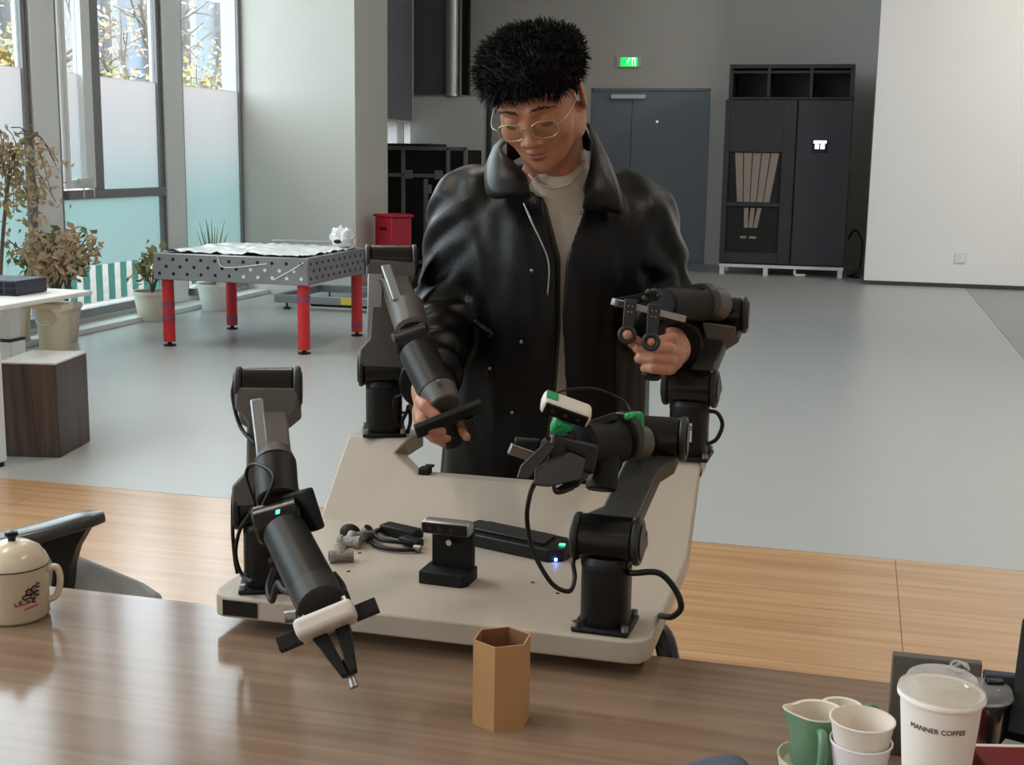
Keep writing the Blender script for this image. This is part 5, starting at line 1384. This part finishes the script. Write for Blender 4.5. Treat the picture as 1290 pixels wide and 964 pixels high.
# ---- right hand (behind the finger plate of the other grip)
kr = [A(532, 506, 2.30), A(529, 518, 2.30), A(531, 530, 2.30), A(536, 541, 2.31)]
palr = A(542, 514, 2.335)
body.cap(WRL, palr, .027, .03, .02)
for p in kr: body.cap(palr, p, .02, .0125, .014)
body.cap(palr, A(560, 535, 2.33), .02, .017, .014)
chain([kr[0], A(536, 512, 2.27), A(548, 524, 2.262), A(557, 531, 2.264)], [.0125, .0115, .0105, .0095])
chain([kr[1], A(532, 531, 2.275), A(543, 541, 2.262), A(556, 543, 2.264)], [.0125, .0115, .0105, .0095])
chain([kr[2], A(537, 543, 2.285), A(550, 551, 2.272), A(563, 551, 2.275)], [.0122, .011, .0102, .0092])
chain([kr[3], A(546, 551, 2.30), A(558, 557, 2.288), A(569, 556, 2.29)], [.0115, .010, .0092, .0085])
chain([A(556, 528, 2.33), A(572, 535, 2.31), A(583, 541, 2.288), A(588, 549, 2.275)], [.015, .0135, .0115, .0098])
bv = body.mesh(.0024)
bo = solid_obj('body', bv, 'skin', pe, 1)
lipm = np.zeros(len(bv[0]), np.float32)
loc = ((bv[0] - np.array(HC)) @ RN) / HS
for cz_, rr in ((-.0640, (.0195, .005)), (-.0735, (.0165, .0058))):
    q = np.sqrt((loc[:, 0] / rr[0]) ** 2 + ((loc[:, 2] - cz_) / rr[1]) ** 2)
    lipm = np.maximum(lipm, np.where(loc[:, 1] < -.082, np.clip((1.08 - q) * 6, 0, 1), 0) * .8)
at_ = bo.data.attributes.new('lip', 'FLOAT', 'POINT'); at_.data.foreach_set('value', lipm)

# ---- hair: a soft cap plus many tapering locks
hr_ = Solid()
def hre(x, y, z, r, k=.02, sub=False): hr_.ell(hp_(x, y, z), [q * HS for q in r], k, RN, sub)
hre(0, .02, .050, (.084, .101, .069))
for s_ in (-1, 1): hre(s_ * .046, -.002, .070, (.044, .072, .040), .03)
hre(-.008, -.03, .070, (.072, .056, .034), .03); hre(.034, .01, .072, (.054, .07, .030), .03); hre(-.032, .03, .070, (.056, .06, .034), .03)
hre(0, .07, .02, (.072, .05, .07), .02)
hre(0, -.097, .014, (.072, .060, .040), .008, True)
hre(0, -.078, -.03, (.12, .07, .045), .01, True)
for s_ in (-1, 1):
    hr_.cap(hp_(s_ * .076, -.008, .05), hp_(s_ * .079, -.012, .002), .007, .004, .01)
    hre(s_ * .09, .012, -.004, (.018, .026, .034), .006, True)
hv = hr_.mesh(.0035)
ho_ = solid_obj('hair', hv, 'hair', pe, 2)
lk = MB(); hl = ((hv[0] - np.array(HC)) @ RN) / HS
cand = np.argwhere((hl[:, 2] > .02) & ((hl[:, 1] < -.02) | (hl[:, 2] > .045) | (np.abs(hl[:, 0]) > .06)))[:, 0]
for i in rng.choice(cand, 2800):
    p = Vector(hv[0][i]); q = hl[i]
    out = Vector((q[0], q[1] - .01, q[2] - .04)).normalized()
    d = out * .4
    if q[2] > .07: d += Vector((rng.normal(-.12, .22) + q[0] * 3, -.2 + rng.normal(0, .25), .55 + rng.normal(0, .12)))
    elif q[1] < -.05: d += Vector((rng.normal(-.1, .2), -.3, rng.normal(-.3, .25)))
    else: d += Vector((rng.normal(0, .12), rng.normal(-.15, .2), rng.normal(.25, .25)))
    d = (Rh @ d.normalized()); L = random.uniform(.012, .024)
    x, y, z = frame_of(d); r = random.uniform(.0010, .0022)
    m_ = p + d * L * .5 + Rh @ Vector((0, -.004, 0)) * random.random(); e_ = p + d * L + Rh @ Vector((0, -.006, -.006)) * random.random()
    b_ = p - d * .006
    rs = [[b_ + (x * math.cos(a) + y * math.sin(a)) * r for a in (0, 2.1, 4.2)], [m_ + (x * math.cos(a) + y * math.sin(a)) * r * .75 for a in (0, 2.1, 4.2)], [e_ + (x * math.cos(a) + y * math.sin(a)) * .0002 for a in (0, 2.1, 4.2)]]
    lk.rings(rs, False, True)
for k in range(70):                              # fringe on the forehead
    u = rng.uniform(-.066, .05); p = hp_(u, -.082 + 4.5 * u * u, .060 + rng.normal(0, .005))
    e_ = hp_(u * .97 + rng.normal(0, .006), -.094 + 5.5 * u * u, .044 + rng.uniform(-.012, .018) - (.006 if u < -.02 else 0))
    x, y, z = frame_of(e_ - p); r = .0022
    m_ = (p + e_) / 2 + Rh @ Vector((0, -.006, 0))
    lk.rings([[c_ + (x * math.cos(a) + y * math.sin(a)) * q_ for a in (0, 2.1, 4.2)] for c_, q_ in ((p, r), (m_, r * .8), (e_, .0002))], False, True)
lk.build('hair_locks', 'hair', pe, smooth=180)
# eyebrows, lashes
br = MB()
for s_ in (-1, 1):
    for k in range(46):
        t = k / 45; u = s_ * (.012 + .038 * t); zc = .0225 + .002 * math.sin(t * 3.0) - .006 * t * t
        yc = -.1015 + .010 * t + .013 * t * t
        p = hp_(u, yc + .003, zc + rng.normal(0, .0022)); e_ = hp_(u + s_ * .007, yc + .0025 + .002 * t, zc + .003 + rng.normal(0, .0015) - .003 * t)
        x, y, z = frame_of(e_ - p)
        br.rings([[c_ + (x * math.cos(a) + y * math.sin(a)) * q_ for a in (0, 2.1, 4.2)] for c_, q_ in ((p, .0011), (e_, .0003))], False, True)
br.build('eyebrows', 'brow', pe, smooth=180)
la = MB()
for s_ in (-1, 1): la.tube([hp_(s_ * (.031 + .0145 * u), -.0895 + .0065 * u * u, -.0085 - .0035 * (1 - u * u)) for u in (-1, -.5, 0, .5, 1)], .0011, n=6, res=4)
la.build('eyelashes', 'brow', pe, smooth=180)
# ---- glasses
gl_ = MB()
def rim(s_):
    return [hp_(s_ * (.033 + .0245 * math.copysign(abs(math.cos(t)) ** .75, math.cos(t))), -.1085 + .010 * abs(.033 + .0245 * math.cos(t)) / .0575 * .9, -.012 + .0168 * math.copysign(abs(math.sin(t)) ** .75, math.sin(t))) for t in [2 * math.pi * k / 20 for k in range(20)]]
go = None
for s_ in (-1, 1):
    gl_.tube(rim(s_), .0009, n=6, res=2, closed=True)
    gl_.tube([hp_(s_ * .0575, -.100, -.006), hp_(s_ * .069, -.092, -.002), hp_(s_ * .0775, -.06, .001), hp_(s_ * .081, 0, .004), hp_(s_ * .081, .016, .0)], .0011, n=6)
    gl_.tube([hp_(s_ * .011, -.103, -.008), hp_(s_ * .009, -.099, -.014)], .0012, n=6, res=1)
gl_.tube([hp_(-.0095, -.1075, -.005), hp_(0, -.111, -.001), hp_(.0095, -.1075, -.005)], .001, n=6)
go = gl_.build('eyeglass_frame', 'gold', pe, smooth=180)
for s_ in (-1, 1):
    r_ = rim(s_); MB().add(r_, [tuple(range(20))]).build('eyeglass_lens', 'lens', go, smooth=0)
# ---- ring
rq = A(839, 453, 2.222); rc = kn[2].lerp(rq, .62); rd_ = (rq - kn[2]).normalized(); x, y, z = frame_of(rd_)
MB().tube([rc + (x * math.cos(t) + y * math.sin(t)) * .0122 for t in [6.283 * k / 14 for k in range(14)]], .0014, n=6, res=2, closed=True).build('finger_ring', 'gold', pe, smooth=180)

# ---- clothes
def torso_field(grow=0.):
    # centre line, half width and half depth against height
    zs = np.array([.70, .80, .92, 1.05, 1.18, 1.30, 1.38, 1.43, 1.47])
    cx = np.array([-.625, -.622, -.618, -.612, -.606, -.60, -.597, -.595, -.595])
    cy = np.array([2.60, 2.60, 2.60, 2.595, 2.585, 2.575, 2.575, 2.58, 2.59])
    rx = np.array([.205, .21, .205, .2, .205, .218, .215, .18, .10]) + grow
    ry = np.array([.15, .155, .155, .152, .15, .138, .118, .095, .07]) + grow
    zf = np.linspace(.66, 1.5, 120); ker = np.hanning(15); ker /= ker.sum()
    sm = lambda v: np.convolve(np.pad(np.interp(zf, zs, v), 7, mode='edge'), ker, 'valid')
    cx, cy, rx, ry = sm(cx), sm(cy), sm(rx), sm(ry); zs = zf
    def fn(P):
        z = P[..., 2]
        X = (P[..., 0] - np.interp(z, zs, cx)); Y = (P[..., 1] - np.interp(z, zs, cy))
        x2 = X * math.cos(.16) + Y * math.sin(.16); y2 = -X * math.sin(.16) + Y * math.cos(.16)
        a, b = np.interp(z, zs, rx), np.interp(z, zs, ry)
        k = (np.abs(x2 / a) ** 2.3 + np.abs(y2 / b) ** 2.3) ** (1 / 2.3)
        d = (k - 1) * np.minimum(a, b)
        return np.maximum(d, np.maximum(.705 - z, z - 1.47))
    return fn
def nz(P, f, s=0.):
    x, y, z = P[..., 0] * f + s, P[..., 1] * f - s, P[..., 2] * f + 2 * s
    return (np.sin(x + 1.7 * np.sin(y * .9 + z * .6)) * np.cos(y * 1.1 - 1.3 * np.sin(z * .8 + x * .5)) + .6 * np.sin(z * 1.7 + 1.9 * np.sin(x * 1.2 + 1.1 * y))) / 1.6
# opening edges of the jacket front (x against z), read on the chest plane
opL = [A(672, 236, 2.46), A(680, 275, 2.45), A(694, 330, 2.445), A(691, 420, 2.445), A(682, 500, 2.45), A(664, 600, 2.46), A(655, 700, 2.5)]
opR = [A(738, 225, 2.47), A(727, 275, 2.46), A(707, 330, 2.45), A(699, 400, 2.45), A(698, 490, 2.45), A(702, 600, 2.46), A(704, 700, 2.5)]
zl = np.array([p.z for p in opL])[::-1]; xl_ = np.array([p.x for p in opL])[::-1]; zr = np.array([p.z for p in opR])[::-1]; xr_ = np.array([p.x for p in opR])[::-1]
jk = Solid()
tf = torso_field(.012)
jk.add(tf, (-.61, 2.59, 1.08), .46, .02)
def sleeve(S_, E_, W_, cuff, r):
    jk.cap(S_, E_, r[0], r[1], .05); jk.cap(E_, W_, r[1], r[2], .03)
WLc, WRc = A(541, 484, 2.40), A(853, 434, 2.42)
sleeve(SHL + Vector((0, 0, -.012)), ELL, WLc, 0, (.070, .066, .054)); sleeve(SHR + Vector((0, 0, -.012)), ELR, WRc, 0, (.070, .066, .052))
jk.cap(NB + Vector((0, .03, .015)), SHL + Vector((.03, 0, .03)), .05, .04, .04); jk.cap(NB + Vector((0, .03, .015)), SHR + Vector((-.03, 0, .028)), .05, .04, .04)
SLn, ELn, SRn, ERn = [np.array(v, np.float32) for v in (SHL, ELL, SHR, ELR)]
WLn, WRn = np.array(WLc, np.float32), np.array(WRc, np.float32)
def seg_d(P, a, b):
    ab = b - a; t = np.clip(((P - a) @ ab) / float(ab @ ab), 0, 1); return np.linalg.norm(P - a - t[..., None] * ab, axis=-1), t
def jpost(P, D):
    # folds: vertical drapes on the trunk, slanting creases on the sleeves
    fold = .0035 * nz(P * np.array([1, 1, .16], np.float32), 52., 1.) + .0015 * nz(P * np.array([1, 1, .5], np.float32), 24., 4.)
    for a, b, s in ((SLn, ELn, 1.), (ELn, WLn, 2.), (SRn, ERn, 3.), (ERn, WRn, 4.)):
        dd, t = seg_d(P, a, b)
        wgt = np.clip((.12 - dd) / .05, 0, 1)
        ln = float(np.linalg.norm(b - a))
        ph_ = t * ln * 70 + 62 * (P[..., 0] * (.9 if s < 3 else -.9) - P[..., 1] * .5) + 1.8 * nz(P, 14., s)
        fold = fold * (1 - wgt) + wgt * (.0055 * np.sin(ph_) * (.45 + .55 * np.sin(t * 3.1 + s) ** 2) + .002 * nz(P, 26., s))
    D = D - fold
    z = P[..., 2]
    L = np.interp(z, zl, xl_); Rr_ = np.interp(z, zr, xr_)
    mid = (L + Rr_) / 2; hw = (Rr_ - L) / 2
    wedge = np.maximum(np.abs(P[..., 0] - mid) - hw, P[..., 1] - 2.60)      # negative inside the opening
    D = np.maximum(D, -wedge)
    neck = np.linalg.norm((P - np.array([-.585, 2.545, 1.47], np.float32)) / np.array([.082, .095, .085], np.float32), axis=-1) - 1
    D = np.maximum(D, -neck * .08)
    # the jacket is hollow where hands leave the cuffs
    for W_, E2 in ((WLn, ELn), (WRn, ERn)):
        dd = (W_ - E2) / np.linalg.norm(W_ - E2); s = (P - W_) @ dd
        near = np.linalg.norm(P - W_, axis=-1) < .13
        D = np.where(near, np.maximum(D, s - .012), D)
    return D
jv = jk.mesh(.0042, jpost)
jo = solid_obj('leather_jacket', jv, 'leather', pe, 2)
# T-shirt
ts = Solid(); ts.add(torso_field(-.022), (-.61, 2.59, 1.08), .46, .02)
ts.cap(NB + Vector((.01, -.005, -.03)), NB + Vector((.012, -.03, .02)), .085, .066, .03)
def tpost(P, D):
    D = D - .003 * nz(P * np.array([1, 1, .3], np.float32), 55., 2.)
    q = (P - np.array(hp_(0, .02, -.06), np.float32))
    c_ = np.array(A(703, 196, 2.47), np.float32)
    cut = np.linalg.norm((P - c_) / np.array([.066, .085, .052], np.float32), axis=-1) - 1
    return np.maximum(D, -cut * .05)
tv = ts.mesh(.0045, tpost)
to_ = solid_obj('t_shirt', tv, 'cotton', pe, 2)
def on_shirt(px, py):
    dv = (A(px, py, 2.4) - CC).normalized(); rel = tv[0] - np.array(CC); tp0 = rel @ np.array(dv); ds_ = np.linalg.norm(rel - tp0[:, None] * np.array(dv), axis=1)
    nr0 = tp0[ds_ < .011]; return CC + dv * (nr0.min() - .0005) if len(nr0) else None
nr = [q for q in (on_shirt(*p) for p in ((667, 220), (673, 227), (682, 233), (697, 237), (712, 234), (723, 226), (731, 215), (737, 203))) if q is not None]
MB().tube(nr, .0028, n=8).build('neck_band', 'cotton', to_, smooth=180)
# collar flaps
def flap(inner, outer, name='collar'):
    I = spline([A(*p) for p in inner], 6); O = spline([A(*p) for p in outer], 6); n = len(I); rows = []
    for j in range(6):
        t = j / 5; rows.append([I[i].lerp(O[i], t) - CF * (.012 * math.sin(math.pi * t)) + CU * (.004 * math.sin(math.pi * t)) for i in range(n)])
    m = MB(); m.rings(rows, closed=False)
    return m.build(name, 'leather', jo, smooth=180, solid=.005)
flap([(662, 222, 2.435), (650, 208, 2.45), (636, 194, 2.48), (632, 184, 2.53), (645, 172, 2.6)], [(669, 249, 2.418), (643, 250, 2.42), (616, 247, 2.44), (612, 215, 2.5), (622, 186, 2.6)])
flap([(736, 238, 2.445), (742, 215, 2.455), (745, 190, 2.49), (741, 168, 2.54), (733, 152, 2.6)], [(734, 263, 2.43), (762, 267, 2.44), (787, 265, 2.46), (772, 215, 2.52), (752, 172, 2.6)])
MB().rings([[A(*q) + Vector((0, 0, dz)) for q in ((640, 180, 2.58), (665, 168, 2.66), (700, 160, 2.69), (728, 156, 2.65), (742, 165, 2.56))] for dz in (-.04, -.0, .012)], closed=False).build('collar_stand', 'leather', jo, smooth=180, solid=.006)
for q in ((670, 341), (657, 431), (645, 520), (731, 268), (617, 464)):
    p = A(q[0], q[1], 2.4); MB_ = MB()
    # snap sits on the leather surface under it
    dv = (p - CC).normalized(); best = None
    Vj = jv[0]; rel = Vj - np.array(CC); tproj = rel @ np.array(dv); dist = np.linalg.norm(rel - tproj[:, None] * np.array(dv), axis=1)
    near = tproj[dist < .008]
    tt = near.min() if len(near) else 2.5
    c_ = CC + dv * (tt - .001)
    MB_.ball(c_, (.0042, .0042, .0042), 10, 7); MB_.build('snap_button', 'steel', jo, smooth=180)
def on_jacket(px, py, lift=.001):
    dv = (A(px, py, 2.4) - CC).normalized(); rel = jv[0] - np.array(CC); tp0 = rel @ np.array(dv); ds_ = np.linalg.norm(rel - tp0[:, None] * np.array(dv), axis=1)
    nr0 = tp0[ds_ < .009]; return CC + dv * ((nr0.min() if len(nr0) else 2.5) - lift)
pw = [on_jacket(*q, lift=.003) for q in ((597, 405), (606, 411), (614, 417), (620, 423))]
MB().tube(pw, .008, n=8).build('pocket_welt', 'leather', jo, smooth=180)
zp = []
for q in ((662, 256), (672, 280), (684, 305), (692, 325), (694, 345), (692, 372)):
    p = A(q[0] - 2, q[1], 2.4); dv = (p - CC).normalized(); rel = jv[0] - np.array(CC); tproj = rel @ np.array(dv); dist = np.linalg.norm(rel - tproj[:, None] * np.array(dv), axis=1)
    nr_ = tproj[dist < .01]; zp.append(CC + dv * ((nr_.min() if len(nr_) else 2.5) - .0005))
MB().tube(zp, .0022, n=6).build('zip', 'steel', jo, smooth=180)
# trousers and shoes
tr = Solid(); hip = Vector((-.625, 2.6, .86))
fx = Vector((math.cos(.16), math.sin(.16), 0))
tr.ell(hip, (.17, .105, .12), .03)
for s_ in (-1, 1):
    h_ = hip + fx * .085 * s_ - _z * .06; k_ = hip + fx * .11 * s_ + Vector((0, -.01, -.40)); f_ = hip + fx * .13 * s_ + Vector((0, .02, -.79))
    tr.cap(h_, k_, .088, .074, .04); tr.cap(k_, f_, .072, .06, .03)
def trpost(P, D): return np.maximum(D - .004 * nz(P, 30., 3.), .045 - P[..., 2])
solid_obj('trousers', tr.mesh(.009, trpost), 'trouser', pe, 2)
for s_ in (-1, 1):
    f_ = hip + fx * .13 * s_; f_ = Vector((f_.x, f_.y, 0)); fd = Vector((.12 * s_, -1, 0)).normalized()
    sh = MB(); sd_ = Vector((-fd.y, fd.x, 0)); rs = []
    for t, w_, h in ((-.09, .03, .06), (-.08, .038, .085), (-.02, .042, .095), (.05, .046, .075), (.12, .05, .055), (.17, .045, .045), (.195, .025, .03)):
        c_ = f_ + fd * t
        rs.append([c_ + sd_ * w_ * math.cos(a) + _z * (h * .5 + h * .5 * math.sin(a)) for a in [2 * math.pi * k / 16 for k in range(16)]])
    sh.rings(rs).build('shoe', 'black_matte', pe, smooth=60)
